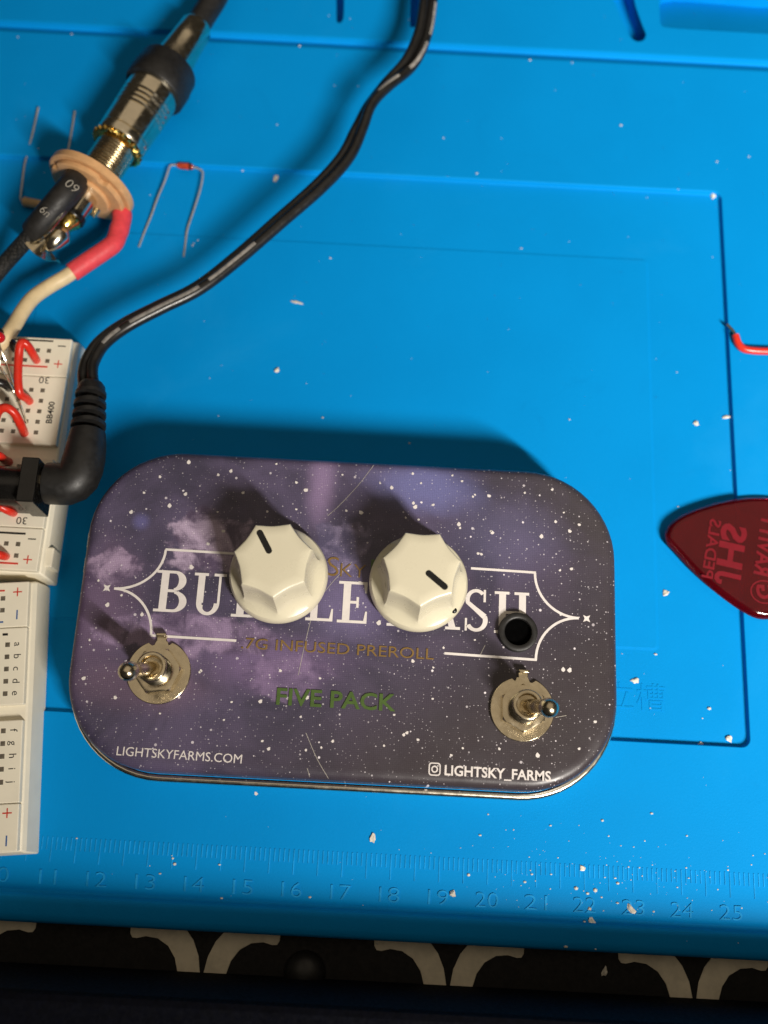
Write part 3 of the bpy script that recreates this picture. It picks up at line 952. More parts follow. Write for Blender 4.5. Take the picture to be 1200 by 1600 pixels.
for i, ch in enumerate('abcdefghij'):
    y = (13.4 if i < 5 else 31.1 - 5 * pit) + pit * i
    vs, fs = text_data(ch)
    hgt = max(v.y for v in vs); w_ = 1.05 if ch not in 'ijf' else (.35 if ch == 'i' else .6)
    m_ = MB()
    flat_a = math.radians(-90)
    x0 = min(v.x for v in vs); x1 = max(v.x for v in vs)
    sc_ = 2.15
    m_.add([P2(-2.45 + v.y * sc_, y + (v.x - (x0 + x1) / 2) * sc_, HH + .03) for v in vs], [tuple(reversed(f)) for f in fs])
    m_.build('printed_marking', M['print_black'], body2, smooth=0)
flat_text(P2, '1', -4.4, 11.2, .5, 1.2, -90, HH, M['print_black'], body2)
# centre trough and the three slots in the right edge
for y in (4.5, 25.6, 48.9):
    pr2('edge_slot', .25, .62, y - .2, y + 2.9, 1.5, 6.0, M['title_white'], bev=.1)

# ------------------------------------------------------------------ power socket, plug and cord
pj = thing('power_socket', 'black square barrel socket seated on the far breadboard', 'socket', (-80.20, 67.67, 9.00))
m_ = MB()
F_ = [(-76.34, 69.76, 21.00), (-73.11, 69.66, 21.00), (-72.96, 60.69, 21.00), (-76.58, 61.04, 21.00)]
m_.loft([[Vector((-76.2, 59.8, 9.1)), Vector((-72.6, 59.8, 9.1)), Vector((-72.6, 69.6, 9.1)), Vector((-76.2, 69.6, 9.1))],
         [Vector((-76.2, 59.8, 20.2)), Vector((-72.6, 59.8, 20.2)), Vector((-72.6, 69.6, 20.2)), Vector((-76.2, 69.6, 20.2))]])
m_.build('front_block', M['gloss_black'], pj, smooth=0, bevel=.25)
m_ = MB()
prof_ = [Vector((0, 64.7 + 4.3 * math.cos(a), 14.4 + 4.4 * math.sin(a))) for a in [math.pi * i / 12 for i in range(13)]] + [Vector((0, 60.4, 9.1)), Vector((0, 69.0, 9.1))]
m_.loft([[v + Vector((-89, 0, 0)) for v in prof_], [v + Vector((-76.2, 0, 0)) for v in prof_]])
m_.build('barrel_housing', M['gloss_black'], pj, smooth=35)

pl = thing('power_plug_cord', 'black right angled barrel plug with ribbed strain relief and twin cord', 'power cord', (-67.58, 69.81, 10.00))
yA, zA = 65.6, 15.2
ax = axis_matrix((-73.6, yA, zA), (-60, yA, zA))
MB().lathe([(2.75, -3), (2.75, 2.6)], 28, ax).build('metal_sleeve', M['bright_nickel'], pl)
# elbow body: horizontal stub and upright part with a rounded outer corner
hb = MB()
stub = [(-71.2, 4.45), (-70.9, 4.75), (-66, 4.85)]
hb.lathe([(4.0, 1.5), (4.4, 1.7), (4.5, 2.3), (4.5, 5.0)], 28, ax)
hb.tube([(-69, yA, zA), (-67.6, yA + .05, zA), (-66.4, yA + .6, zA + .1), (-65.5, yA + 1.7, zA + .15), (-65.0, yA + 3.6, zA + .2), (-64.75, yA + 6, zA + .2), (-64.75, yA + 9.0, zA), (-64.9, yA + 12.0, zA - .3)],
        [4.5, 4.55, 4.6, 4.6, 4.55, 4.45, 4.2, 3.8], 24)
hb.build('plug_body', M['rubber'], pl, smooth=50)
rel = MB()
a0 = Vector((-64.9, yA + 11.6, zA - .3)); a1 = Vector((-65.9, yA + 22.0, zA - 1.6))
mr = axis_matrix(a0, a1)
Lr = (a1 - a0).length
pr_ = []
for i in range(4):
    z = .5 + i * 2.55
    k = 3.75 - i * .13
    pr_ += [(1.6, z), (1.6, z + 1.15), (k, z + 1.3), (k, z + 2.2), (1.6, z + 2.45)]
pr_ += [(2.2, Lr - .5), (3.1, Lr - .2), (3.0, Lr + 1.3), (2.4, Lr + 2.2)]
rel.lathe(pr_, 24, mr)
rel.box(mr @ Vector((-1.2, 0, Lr / 2)), (1.9, 2.0, Lr * .98), (mr.to_3x3()))
rel.build('strain_relief', M['rubber'], pl, smooth=30)
cpath = spline([tuple(mr @ Vector((0, 0, Lr - 1)))] + [(-67.41, 92.13, 13.00), (-67.49, 96.19, 12.00), (-65.63, 100.82, 11.50), (-61.12, 105.67, 11.00), (-53.80, 110.66, 11.00), (-45.53, 116.08, 11.00), (-37.40, 124.26, 11.00), (-27.74, 134.96, 11.50), (-19.29, 144.40, 12.00), (-13.69, 152.77, 12.00), (-10.78, 161.13, 12.00), (-8.65, 167.74, 12.00), (-4.87, 173.80, 12.00), (0.51, 181.43, 11.50), (3.38, 190.42, 11.00), (4.33, 199.42, 11.00), (4.70, 208.53, 10.00), (4.93, 222.07, 9.00)], 8)
def twin(side, rad, tw):
    out = []
    n = len(cpath)
    for i, c in enumerate(cpath):
        t = (cpath[min(i + 1, n - 1)] - cpath[max(i - 1, 0)]).normalized()
        s = t.cross(Vector((0, 0, 1))).normalized()
        u = s.cross(t)
        a = tw(i / (n - 1))
        out.append(c + side * rad * (math.cos(a) * s + math.sin(a) * u))
    return out
tws = lambda f: .1 + .55 * math.sin(f * 5.0) + (1.25 / (1 + math.exp(-(f - .62) * 40))) - (1.1 / (1 + math.exp(-(f - .74) * 40)))
c1 = twin(1, 1.12, tws)
c2 = twin(-1, 1.12, tws)
MB().tube(c1, 1.3, 12).build('cord_strand', M['pvc'], pl, smooth=60)
MB().tube(c2, 1.3, 12).build('cord_strand', M['pvc'], pl, smooth=60)
MB().tube(cpath, .5, 6).build('cord_web', M['pvc'], pl, smooth=60)
def dash(f0, f1):
    n = len(c1)
    i0, i1 = int(f0 * (n - 1)), int(f1 * (n - 1))
    L_, R_ = [], []
    for i in range(i0, i1 + 1):
        t = (c1[min(i + 1, n - 1)] - c1[max(i - 1, 0)]).normalized()
        s = (c1[i] - c2[i]).normalized()
        u = t.cross(s)
        if u.z < 0: u = -u
        d = (s * .45 + u * .75).normalized()
        w = t.cross(d).normalized()
        L_.append(c1[i] + d * 1.28 + w * .45 - d * .07); R_.append(c1[i] + d * 1.28 - w * .45 - d * .07)
        if i in (i0, i1): pass
    k = len(L_)
    C_ = [(a + b) / 2 + (a - b).cross(Vector((0, 0, 0))) for a, b in zip(L_, R_)]
    C_ = []
    for j, i in enumerate(range(i0, i1 + 1)):
        t = (c1[min(i + 1, n - 1)] - c1[max(i - 1, 0)]).normalized()
        s = (c1[i] - c2[i]).normalized()
        u = t.cross(s)
        if u.z < 0: u = -u
        C_.append(c1[i] + (s * .45 + u * .75).normalized() * 1.335)
    MB().add(L_ + C_ + R_, [(j, j + 1, k + j + 1, k + j) for j in range(k - 1)] + [(k + j, k + j + 1, 2 * k + j + 1, 2 * k + j) for j in range(k - 1)]).build('stripe_dash', M['stripe'], pl, smooth=60)
for f0, f1 in ((.165, .215), (.235, .335), (.35, .41), (.70, .745), (.765, .82), (.835, .90), (.915, .97)):
    dash(f0, f1)

# ------------------------------------------------------------------ jack socket (with its soldered wires) and the plug in it
jk = thing('panel_jack', 'open jack socket with tan washer, gold star washer and soldered wires', 'jack socket', (-77.98, 150.05, -1.35))
tip = Vector((-79.99, 125.02, 12.00)); wash = Vector((-73.72, 141.86, 10.90)); star = Vector((-69.49, 153.50, 9.80)); ring0 = Vector((-63.05, 170.64, 8.40)); neck1 = Vector((-53.98, 192.26, 8.20))
axd = (neck1 - wash).normalized()
A = wash
def along(d): return A + axd * d
mA = axis_matrix(A, A + axd)          # z = 0 at the washer, + towards the cable
dd = lambda pt: (Vector(pt) - A).dot(axd)
dstar = dd(star); dring = dd(ring0); dneck = dd(neck1)
# tan washer: stepped, with notches
def disc(r0, z0, z1, notch=0, ph=0.0, n=60):
    lo = []
    for z, k in ((z0, .96), (z0 + .25, 1), (z1 - .25, 1), (z1, .96)):
        lp = []
        for i in range(n):
            a = 2 * math.pi * i / n
            r = r0 * k
            if notch and math.cos(notch * (a - ph)) > .93: r *= .90
            lp.append(mA @ Vector((r * math.cos(a), r * math.sin(a), z)))
        lo.append(lp)
    return lo
m_ = MB(); m_.loft(disc(10.6, -.9, 1.1)); m_.loft(disc(9.3, -2.3, -.9, 4, .7)); m_.loft(disc(6.2, -3.3, -2.2))
m_.build('tan_washer', M['phenolic'], jk, smooth=30)
pf_ = []
z = 1.0
while z < dstar - .4:
    pf_ += [(4.75, z), (4.3, z + .42)]; z += .84
pf_ += [(4.5, dstar + 1)]
MB().lathe(pf_, 36, mA).build('threaded_bushing', M['nickel'], jk, smooth=60)
lo = []
for z, k in ((-.5, .96), (-.2, 1), (.35, 1), (.6, .96)):
    lo.append([mA @ Vector((r * k * math.cos(a), r * k * math.sin(a), dstar + z + .3 * math.sin(a * 22))) for a, r in [(2 * math.pi * i / 88, 6.5 if i % 4 < 2 else 5.95) for i in range(88)]])
m_ = MB(); m_.loft(lo); m_.build('star_washer', M['brass'], jk, smooth=25)
# contact spring and lugs
def strip(path, w, th, nrm=(0, 0, 1)):
    P = spline(path, 5)
    q = MB()
    lo = []
    for i, c in enumerate(P):
        t = (P[min(i + 1, len(P) - 1)] - P[max(i - 1, 0)]).normalized()
        s = t.cross(Vector(nrm)).normalized()
        u = s.cross(t)
        lo.append([c + s * w / 2 + u * th / 2, c - s * w / 2 + u * th / 2, c - s * w / 2 - u * th / 2, c + s * w / 2 - u * th / 2])
    q.loft(lo)
    return q
strip([(-75.18, 137.21, 15.00), (-77.17, 131.98, 17.00), (-79.19, 128.64, 16.50), (-81.40, 126.61, 15.00), (-84.54, 125.65, 13.00), (-87.58, 125.62, 10.00)], 2.6, .5).build('contact_spring', M['bright_nickel'], jk, smooth=30)
strip([(-84.74, 125.95, 12.50), (-83.17, 124.32, 12.00), (-81.92, 123.92, 10.00), (-81.37, 124.39, 7.00)], 4.5, .5).build('contact_spring', M['nickel'], jk, smooth=30)
strip([(-71.44, 140.64, 9.00), (-72.69, 138.93, 8.00), (-74.45, 136.30, 7.00)], 3.2, .5).build('solder_lug', M['nickel'], jk, smooth=30)
# black heat shrink and woven lead
hs = spline([(-75.70, 141.00, 15.00), (-76.02, 137.51, 17.00), (-77.73, 133.82, 17.50), (-80.36, 130.60, 16.50), (-82.82, 128.21, 15.00), (-85.04, 126.98, 13.00)], 6)
MB().tube(hs, [2.3] + [3.15 - .010 * i for i in range(len(hs) - 2)] + [2.2], 18).build('black_heat_shrink', M['black_shrink'], jk, smooth=50)
MB().tube(spline([(-84.79, 127.33, 13.00), (-87.27, 125.71, 11.00), (-90.69, 123.92, 8.00), (-93.47, 121.86, 6.00), (-97.17, 117.83, 4.00), (-102.40, 110.43, 3.00)], 6), 1.9, 14).build('woven_lead', M['woven'], jk, smooth=50)
for s, a, b, h in (('09', (-76.67, 135.30, 20.40), (-74.03, 133.10, 20.40), 2.2), ('6n', (-81.46, 128.40, 20.00), (-79.57, 126.72, 19.70), 2.0)):
    a, b = Vector(a), Vector(b)
    b.z = a.z
    text_mb(MB(), s, a, b, h, lift=.25, bold=-.015).build('printed_marking', M['shrink_print'], jk, smooth=0)
# red heat shrink, cream lead to the breadboard
MB().tube(spline([(-66.78, 137.82, 7.00), (-66.58, 135.01, 7.00), (-67.06, 131.47, 7.00), (-67.57, 128.82, 7.30), (-69.38, 126.69, 7.50), (-72.64, 123.75, 7.50), (-76.40, 120.29, 7.50)], 5), [2.1, 2.3, 2.35, 2.3, 2.25, 2.2, 2.2, 2.25, 2.3, 2.3] + [2.2] * 21, 16).build('red_heat_shrink', M['red_shrink'], jk, smooth=50)
MB().tube(spline([(-75.60, 121.01, 7.50), (-77.97, 118.78, 7.60), (-81.07, 116.01, 8.00), (-83.82, 112.46, 9.00), (-85.27, 108.54, 10.00), (-86.12, 104.71, 11.00), (-87.23, 100.19, 12.50), (-90.41, 96.93, 11.00), (-93.11, 94.87, 9.00)], 5), 1.72, 16).build('cream_lead', M['cream_wire'], jk, smooth=50)

pg = thing('cable_plug', 'shiny nickel audio plug with black collar and black cable', 'audio plug', along(30) - Vector((0, 0, 8)))
MB().lathe([(5.0, dstar + .7), (5.9, dstar + .9), (6.25, dstar + 1.6), (6.25, dstar + 3.0), (5.95, dstar + 3.2), (6.3, dstar + 3.4), (6.4, dring - 9.0), (5.8, dring - 8.75), (6.45, dring - 8.1), (6.45, dring - 7.6), (5.8, dring - 7.35), (6.48, dring - 6.7), (6.48, dring - 6.2), (5.85, dring - 5.95),
            (6.5, dring - 5.3), (6.5, dring - 4.8), (5.9, dring - 4.55), (6.52, dring - 3.9), (6.6, dring + .5)], 44, mA).build('barrel', M['bright_nickel'], pg, smooth=38)
MB().lathe([(6.4, dring - .1), (7.5, dring), (7.7, dring + .4), (7.75, dring + 4.4), (7.5, dring + 4.9), (7.35, dring + 7.8), (7.0, dring + 8.6), (4.6, dring + 8.8)], 44, mA).build('collar', M['rubber'], pg, smooth=35)
MB().lathe([(5.3, dring + 8.5), (5.1, dring + 9.5), (4.7, dring + 13), (4.35, dring + 17), (4.1, dneck - 1.0), (3.6, dneck), (3.0, dneck + .1)], 40, mA).build('neck', M['bright_nickel'], pg, smooth=45)
cb = [mA @ Vector((0, 0, dneck - 1.5)), mA @ Vector((.2, 0, dneck + 4)), Vector((-50.00, 203.22, 8.00)), Vector((-49.22, 213.12, 6.00)), Vector((-50.42, 230.13, 4.00)), Vector((-53.83, 253.50, 3.00))]
MB().tube(spline(cb, 6), 3.15, 18).build('cable', M['rubber'], pg, smooth=50)
# shaft, insulating ring, gold ring and pointed tip, showing beyond the washer
dt = dd(tip)
MB().lathe([(3.25, -1), (3.25, -3.4 - 5.4), (2.9, -9.2)], 32, mA).build('shaft', M['bright_nickel'], pg, smooth=40)
MB().lathe([(3.4, -8.9), (3.45, -9.1), (3.45, -10.1), (3.3, -10.3)], 32, mA).build('insulating_ring', M['gloss_black'], pg, smooth=40)
MB().lathe([(2.9, -10.2), (3.0, -11.0), (2.2, -12.0), (1.75, -13.0), (2.0, -13.6)], 32, mA).build('tip_neck', M['brass'], pg, smooth=40)
MB().lathe([(1.9, -13.4), (3.0, -15.2), (3.05, -15.8), (2.0, -18.2), (.9, -19.7), (.1, -20.2)], 32, mA).build('plug_tip', M['bright_nickel'], pg, smooth=30)

# ------------------------------------------------------------------ jumper wires and the small parts on the far board
def wire(name, label, path, r, mat_, cat='wire', group=None, n=5):
    P = spline(path, n)
    t = thing(name, label, cat, tuple(P[0]), group)
    MB().tube(P, r, 12).build('insulation', mat_, t, smooth=60)
    return t
wire('jumper_wire', 'red jumper bent like a hook near the plus sign, far breadboard', [(-80.73, 96.70, 9.00), (-80.33, 96.40, 12.00), (-80.80, 97.28, 15.00), (-81.68, 97.67, 16.00), (-82.24, 96.70, 16.00), (-82.47, 94.22, 15.00), (-82.21, 90.60, 14.50), (-81.80, 87.78, 14.00), (-81.51, 86.55, 13.00), (-80.88, 86.53, 11.00), (-80.81, 86.61, 9.00)], .95, M['red_wire'])
wire('jumper_wire', 'red jumper arching over the middle rows of the far breadboard', [(-80.79, 78.91, 9.00), (-80.24, 79.18, 13.00), (-81.06, 80.92, 16.00), (-82.77, 81.60, 17.00), (-84.63, 80.72, 16.00), (-86.51, 78.48, 12.00), (-87.53, 76.56, 9.00)], .98, M['red_wire'])
wire('jumper_wire', 'red jumper just above the black power socket', [(-83.12, 71.98, 9.00), (-83.24, 71.70, 11.00), (-83.60, 71.63, 14.00), (-86.16, 72.07, 14.00), (-90.97, 73.34, 9.00)], .95, M['red_wire'])
wire('jumper_wire', 'red jumper end just below the black power socket', [(-80.34, 60.47, 9.00), (-80.42, 60.14, 11.50), (-81.91, 60.60, 13.00), (-83.66, 60.91, 14.00), (-89.02, 61.60, 9.00)], .98, M['red_wire'])
wire('jumper_wire', 'red jumper end in the lower rail of the far breadboard', [(-80.47, 50.70, 9.00), (-80.42, 50.33, 11.00), (-81.69, 50.29, 12.00), (-83.84, 50.17, 12.00), (-87.17, 50.48, 9.00)], .95, M['red_wire'])
wire('jumper_wire', 'black jumper below the red lens at the corner of the far breadboard', [(-85.94, 99.28, 9.00), (-85.88, 99.42, 11.00), (-86.61, 99.91, 12.50), (-87.82, 100.61, 13.50), (-90.09, 101.49, 14.00), (-95.64, 103.54, 10.00)], 1.0, M['pvc'])
wire('jumper_wire', 'short black jumper beside the silver leads on the far breadboard', [(-85.88, 89.60, 9.00), (-85.54, 89.14, 11.50), (-86.44, 89.04, 13.00), (-88.69, 88.91, 13.00), (-93.09, 89.51, 9.00)], 1.0, M['pvc'])
ld = thing('indicator_lamp', 'small red lens on long silver leads at the left edge', 'lamp', (-87.77, 99.57, 14.00))
MB().sphere((-85.81, 97.18, 19.00), 1.25, 18, 10, (1, 1, 1.1)).build('lens', M['led_red'], ld)
MB().tube(spline([(-86.62, 97.05, 17.00), (-86.36, 95.55, 15.00), (-85.38, 93.13, 13.00), (-84.02, 89.62, 12.00), (-82.10, 85.22, 11.00), (-80.57, 81.22, 9.00)], 4), .24, 8).build('lead', M['bright_nickel'], ld)
MB().tube(spline([(-87.13, 96.71, 17.00), (-86.66, 92.59, 14.00), (-85.22, 90.34, 13.00), (-83.41, 87.49, 12.00), (-83.02, 86.02, 9.00)], 4), .24, 8).build('lead', M['bright_nickel'], ld)

# ------------------------------------------------------------------ loose parts on the mat
di = thing('diode', 'small red glass diode with both leads bent like a staple', 'diode', (-54.93, 156.73, -1.35))
MB().tube([(-56.63, 155.96, 0.50), (-55.66, 155.93, 0.50), (-53.38, 155.79, 0.50), (-52.57, 155.74, 0.50)], [.5, .82, .82, .5], 14).build('glass_body', M['glass_red'], di, smooth=30)
MB().tube([(-53.55, 155.81, 0.50), (-53.06, 155.79, 0.50)], .86, 14).build('cathode_band', M['ink_black'], di, smooth=30)
MB().tube(spline([(-56.14, 155.90, 0.50), (-57.79, 156.06, 0.40), (-58.56, 155.52, 0.30), (-59.32, 151.75, 0.00), (-60.76, 146.73, -0.40), (-61.84, 141.71, -0.70), (-63.00, 137.46, -1.00), (-63.91, 133.07, -1.00)], 4), .25, 8).build('lead', M['steel_lead'], di)
MB().tube(spline([(-53.06, 155.80, 0.50), (-51.09, 155.34, 0.40), (-50.02, 154.16, 0.30), (-50.25, 149.69, 0.00), (-51.33, 143.98, -0.40), (-52.41, 138.63, -0.70), (-52.57, 135.19, -1.00), (-52.61, 131.05, -1.00)], 4), .25, 8).build('lead', M['steel_lead'], di)
rs = thing('resistor', 'tan resistor with long bent leads half under the jack', 'resistor', (-92.10, 143.99, -1.35))
MB().tube([(-94.19, 143.70, -0.00), (-93.53, 143.56, 0.00), (-91.89, 143.29, 0.00), (-87.99, 142.79, 0.00), (-86.04, 142.54, -0.00), (-85.38, 142.40, 0.00)], [.5, 1.25, 1.15, 1.1, 1.25, .5], 16).build('resistor_body', M['resistor'], rs, smooth=40)
MB().tube(spline([(-93.87, 143.72, 0.00), (-94.59, 144.23, 0.00), (-94.82, 146.38, -0.20), (-95.24, 153.97, -0.40), (-94.96, 158.53, -0.40), (-94.20, 164.87, 0.40), (-93.81, 170.78, 0.80)], 4), .25, 8).build('lead', M['steel_lead'], rs)
MB().tube(spline([(-85.72, 142.56, 0.00), (-84.90, 143.53, 0.00), (-85.23, 148.82, -0.20), (-85.11, 155.53, -0.40), (-84.76, 159.62, 0.00), (-84.51, 164.51, 0.40), (-84.37, 170.20, 0.80)], 4), .25, 8).build('lead', M['steel_lead'], rs)

# guitar pick: three sided, domed bevel round the edge
pk = thing('guitar_pick', 'translucent dark red guitar pick with moulded lettering at the right edge', 'guitar pick', (84.25, 61.48, 0.00))
half = [(63.68, 65.46, 0.00), (64.62, 67.94, 0.00), (67.48, 70.38, 0.00), (71.66, 72.44, 0.00), (77.62, 74.46, 0.00), (85.05, 75.80, 0.00), (92.38, 75.27, 0.00), (97.75, 72.19, 0.00), (100.49, 65.65, 0.00), (99.98, 58.91, 0.00), (96.34, 52.39, 0.00), (90.38, 48.60, 0.00), (84.89, 47.30, 0.00), (80.70, 48.66, -0.00), (75.17, 52.43, 0.00), (70.32, 56.72, 0.00), (66.58, 60.82, -0.00), (64.20, 63.53, 0.00)]
out_ = spline(half + [half[0]], 4)[:-1]
cpk = sum((Vector(q) for q in out_), Vector()) / len(out_)
def pkl(ins, z):
    res = []
    for i, q in enumerate(out_):
        a, b = out_[i - 1], out_[(i + 1) % len(out_)]
        t = (b - a).normalized()
        n = Vector((-t.y, t.x, 0))
        if n.dot(cpk - q) < 0: n = -n
        res.append(Vector((q.x, q.y, 0)) + n * ins + Vector((0, 0, z)))
    return res
m_ = MB()
m_.loft([pkl(1.4, .05), pkl(.25, .3), pkl(.0, .7), pkl(.12, 1.1), pkl(.9, 1.75), pkl(1.5, 1.98), pkl(1.9, 2.0)])
m_.build('pick_body', M['pick'], pk, smooth=40)
for s, a, b, h, bd in (('HS', (74.88, 58.98, 2.00), (76.70, 68.92, 2.00), 5.6, .035), ('PEDALS', (71.25, 56.00, 2.00), (73.83, 69.67, 2.00), 2.6, .012), ('RAVITY', (83.02, 57.37, 2.00), (85.69, 71.53, 2.00), 3.6, .025)):
    text_mb(MB(), s, a, b, h, lift=.10, bold=bd, depth=.12, mirror=True).build('moulded_lettering', M['pick_mark'], pk, smooth=0)
jp, jq = Vector((74.22, 55.43, 2.00)), Vector((76.70, 68.92, 2.00))
jx = (jq - jp).normalized(); jy = Vector((jx.y, -jx.x, 0))
jl = [(-.15, 1.5), (-.1, .75), (.4, .3), (1.1, .3), (1.65, .7), (1.8, 1.5), (1.8, 5.6)]
jm = MB()
L_, R_ = [], []
for i, (u, v) in enumerate(jl):
    a, b = jl[max(i - 1, 0)], jl[min(i + 1, len(jl) - 1)]
    t = Vector((b[0] - a[0], b[1] - a[1])).normalized() * .55
    L_.append(jp + jx * (u - t.y) + jy * (v + t.x) + Vector((0, 0, .1))); R_.append(jp + jx * (u + t.y) + jy * (v - t.x) + Vector((0, 0, .1)))
jm.add(L_ + R_, [(i, i + 1, len(jl) + i + 1, len(jl) + i) for i in range(len(jl) - 1)])
jm.build('moulded_lettering', M['pick_mark'], pk, smooth=0)
gm = MB()
gc = Vector((85.06, 53.25, 2.00))
oc = [(gc.x + 3.1 * math.cos(a), gc.y + 2.7 * math.sin(a)) for a in [2 * math.pi * i / 28 for i in range(28)]]
ic_ = [(gc.x + 2.8 * math.cos(a), gc.y + 2.4 * math.sin(a)) for a in [2 * math.pi * i / 28 for i in range(28)]]
gm.add([(q[0], q[1], 2.06) for q in oc] + [(q[0], q[1], 2.06) for q in ic_], [(i, (i + 1) % 28, 28 + (i + 1) % 28, 28 + i) for i in range(28)])
text_mb(gm, 'G', (gc.x - 1.6, gc.y - 1.6, 2), (gc.x - 1.6, gc.y + 1.6, 2), 3.4, lift=.10, bold=.03, depth=.1, mirror=True)
gm.build('moulded_emblem', M['pick_mark'], pk, smooth=0)

rw = thing('loose_wire', 'short red wire with a bare copper end at the right edge', 'wire', (85.59, 113.37, 0.00))
MB().tube(spline([(82.19, 116.46, 0.90), (82.71, 114.45, 0.90), (84.02, 113.01, 0.90), (86.76, 112.66, 0.90), (90.60, 112.71, 0.90), (99.04, 112.69, 0.90), (109.59, 110.28, 0.90)], 5), .9, 12).build('insulation', M['red_wire'], rw, smooth=60)
MB().tube(spline([(80.47, 119.47, 0.50), (81.13, 118.54, 0.70), (81.93, 117.29, 0.90), (82.46, 115.62, 0.90)], 4), .34, 8).build('bare_end', M['copper'], rw)

# ------------------------------------------------------------------ crumbs and dust
def crumb_mesh(name, size, long=1.0, mat_=None, seed=0):
    r = random.Random(seed)
    bm = bmesh.new()
    bmesh.ops.create_icosphere(bm, subdivisions=2, radius=1)
    for v in bm.verts: v.co *= r.uniform(.8, 1.15)
    ph = [r.uniform(0, 6) for _ in range(6)]
    for v in bm.verts:
        c = v.co
        k = 1 + .22 * math.sin(3 * c.x + ph[0]) + .2 * math.sin(4 * c.y + ph[1]) + .15 * math.sin(5 * c.z + ph[2])
        v.co = Vector((c.x * k * long, c.y * k, c.z * k * .5)) * size * .82 * K
    me = bpy.data.meshes.new(name)
    bm.to_mesh(me)
    bm.free()
    me.materials.append(mat_ or M['crumb'])
    return me
def zmat(x, y):
    if 19.6 < y < 156.8 and x < 80.8:
        return -1.07 if (-87 < x < 62 and 40 < y < 137) else -1.35
    if y < -9: return strip_z(y) if y > -22.6 else -5.9
    return 0.0
crumbs = [
    ((79.31, 156.41, 0.00), .85, 1.0, 0, 'white solder crumb at the top right corner of the recess'),
    ((72.46, 93.97, -1.35), .72, 1.1, .4, 'round pale crumb left of the recess edge, above the red pick'),
    ((80.01, 96.05, -1.00), .55, 2.3, .1, 'long pale crumb lying on the recess edge, above the red pick'),
    ((64.10, 52.57, -1.35), .62, 1.7, .6, 'bent white crumb just left of the red pick'),
    ((56.77, 32.57, -1.35), .68, 1.3, .3, 'white crumb above the moulded characters, right of the tin'),
    ((76.84, 21.10, -1.35), .72, 1.2, -.8, 'glossy crumb inside the lower right corner of the recess'),
    ((70.60, 19.68, -1.00), .62, 1.2, .2, 'pale crumb on the lower edge line of the recess'),
    ((1.28, -2.81, 0.00), .62, 1.8, 1.4, 'white pointed crumb below the middle of the tin'),
    ((-23.69, 120.08, -1.35), .42, 4.0, -.2, 'thin curled white fibre on the open mat above the tin'),
    ((-27.20, 101.86, -1.07), .60, 1.2, .9, 'small white crumb on the mat left of centre, above the tin'),
    ((18.08, -12.97, 0.00), .78, 1.1, .9, 'white crumb beside the ruler number nineteen'),
    ((54.64, -14.07, -1.00), .85, 1.4, -.9, 'white oblong crumb beside the ruler number twenty three'),
    ((46.99, -17.02, -1.00), .62, 1.3, -.7, 'pale crumb on the front lip below the ruler number twenty two'),
    ((44.75, -6.81, 0.00), .62, 1.0, 0, 'pale crumb on the ruler ticks above the number twenty two'),
    ((50.33, -26.78, -6.00), .60, 1.8, 1.2, 'small crumb on the black desk between the pale curves'),
    ((-31.85, 154.73, 0.00), .50, 3.0, 1.3, 'thin clear flake beside the cord shadow near the recess top'),
]
for i, (q, sz, lg, ang, lab) in enumerate(crumbs):
    o = bpy.data.objects.new('solder_crumb', crumb_mesh('solder_crumb', sz, lg, None, 100 + i))
    COL.objects.link(o)
    o.location = Vector((q[0], q[1], zmat(q[0], q[1]) + sz * .33)) * K
    o.rotation_euler = (0, 0, ang)
    tag(o, lab, 'crumb', 'solder crumbs scattered on the mat')

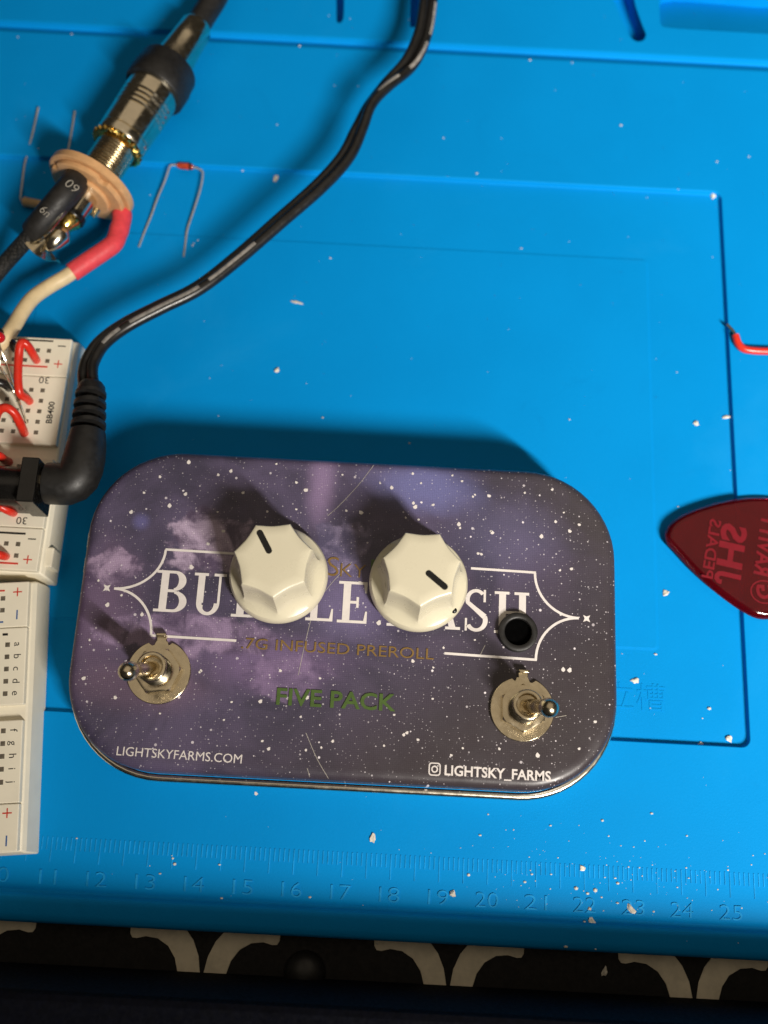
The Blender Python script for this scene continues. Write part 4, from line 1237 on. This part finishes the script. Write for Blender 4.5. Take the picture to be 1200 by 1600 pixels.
du = MB()
def flake(x, y, r, z):
    n = rnd.randint(4, 6)
    a0 = rnd.random() * 6
    el = rnd.uniform(.5, 1.0)
    lo = [[Vector((x + r * k * math.cos(a0 + 2 * math.pi * i / n) , y + el * r * k * math.sin(a0 + 2 * math.pi * i / n), z + h)) for i in range(n)] for k, h in ((.9, -.02), (1, r * .35), (.5, r * .8))]
    du.loft(lo)
spots = [(-15.54, 90.42, 0.00), (42.52, 93.20, 0.00), (68.41, 107.00, 0.00), (-39.16, -10.10, 0.00), (21.27, -9.22, 0.00), (32.88, -10.02, 0.00), (34.31, -8.45, 0.00), (49.36, -8.33, 0.00), (51.93, -13.15, -0.00), (66.68, -7.60, 0.00), (38.27, -8.26, -0.00), (51.48, -8.35, 0.00), (45.34, -17.14, 0.00), (47.50, -22.22, 0.00), (61.48, 38.65, 0.00), (72.81, 27.44, 0.00), (67.57, 73.14, 0.00), (-64.63, 161.24, 0.00), (-50.47, 134.87, 0.00), (-49.62, 135.82, 0.00), (-40.43, 156.65, 0.00), (-16.51, 132.77, -0.00), (30.74, 138.45, -0.00), (-32.59, 169.96, 0.00), (-28.67, 194.74, -0.00), (-18.61, 182.84, 0.00), (10.22, 168.53, -0.00), (18.99, 158.57, 0.00), (32.16, 194.11, 0.00), (43.31, 194.00, 0.00), (55.82, 175.23, 0.00), (62.42, 155.02, 0.00), (70.09, 156.98, 0.00), (80.21, 165.73, 0.00), (88.50, 167.76, 0.00), (35.33, 202.95, 0.00), (-29.98, -9.77, -0.00), (-39.68, -9.00, 0.00), (-41.96, -12.10, 0.00), (43.41, -10.73, 0.00), (47.36, -10.91, -0.00), (45.77, -11.61, 0.00), (46.27, -14.53, 0.00), (48.66, -12.20, 0.00), (51.99, -9.32, 0.00), (38.11, 1.33, 0.00), (66.59, 0.71, -0.00), (48.97, 2.90, 0.00), (59.34, 4.83, -0.00), (23.46, -1.32, 0.00), (-50.73, 134.32, 0.00), (-62.94, 148.18, 0.00), (-92.33, 159.16, 0.00), (-88.84, 194.81, 0.00), (-102.73, 192.90, 0.00), (3.30, -23.88, 0.00), (41.42, -22.03, 0.00), (-29.08, -16.27, -0.00), (-11.01, -15.14, -0.00), (-59.86, -6.11, -0.00), (5.09, 85.16, 0.00)]
for q in spots:
    flake(q[0], q[1], rnd.uniform(.22, .5) * (.7 if q[1] > 90 else 1), zmat(q[0], q[1]))
for i in range(260):
    x = rnd.uniform(-100, 110); y = rnd.uniform(-20, 215)
    if abs(x - TC[0]) < 56 and abs(y - TC[1]) < 34: continue
    if 193 < y < 199 or (x < -66 and y < 105): continue
    z = zmat(x, y) if y < 193 else .3
    flake(x, y, (.06 + .17 * rnd.random() ** 3) * (.6 if y > 90 else 1), z)
for i in range(150):                       # denser filings on the ruler
    x = rnd.gauss(48, 16); y = rnd.gauss(-8, 6)
    if y < -15.5 or y > 5: continue
    flake(x, y, .06 + .20 * rnd.random() ** 3, zmat(x, y))
d_ = du.build('filing_dust', M['crumb'], None, smooth=0, weld=False)
tag(d_, 'fine white filings and dust sprinkled over the blue mat', 'dust', kind='stuff')
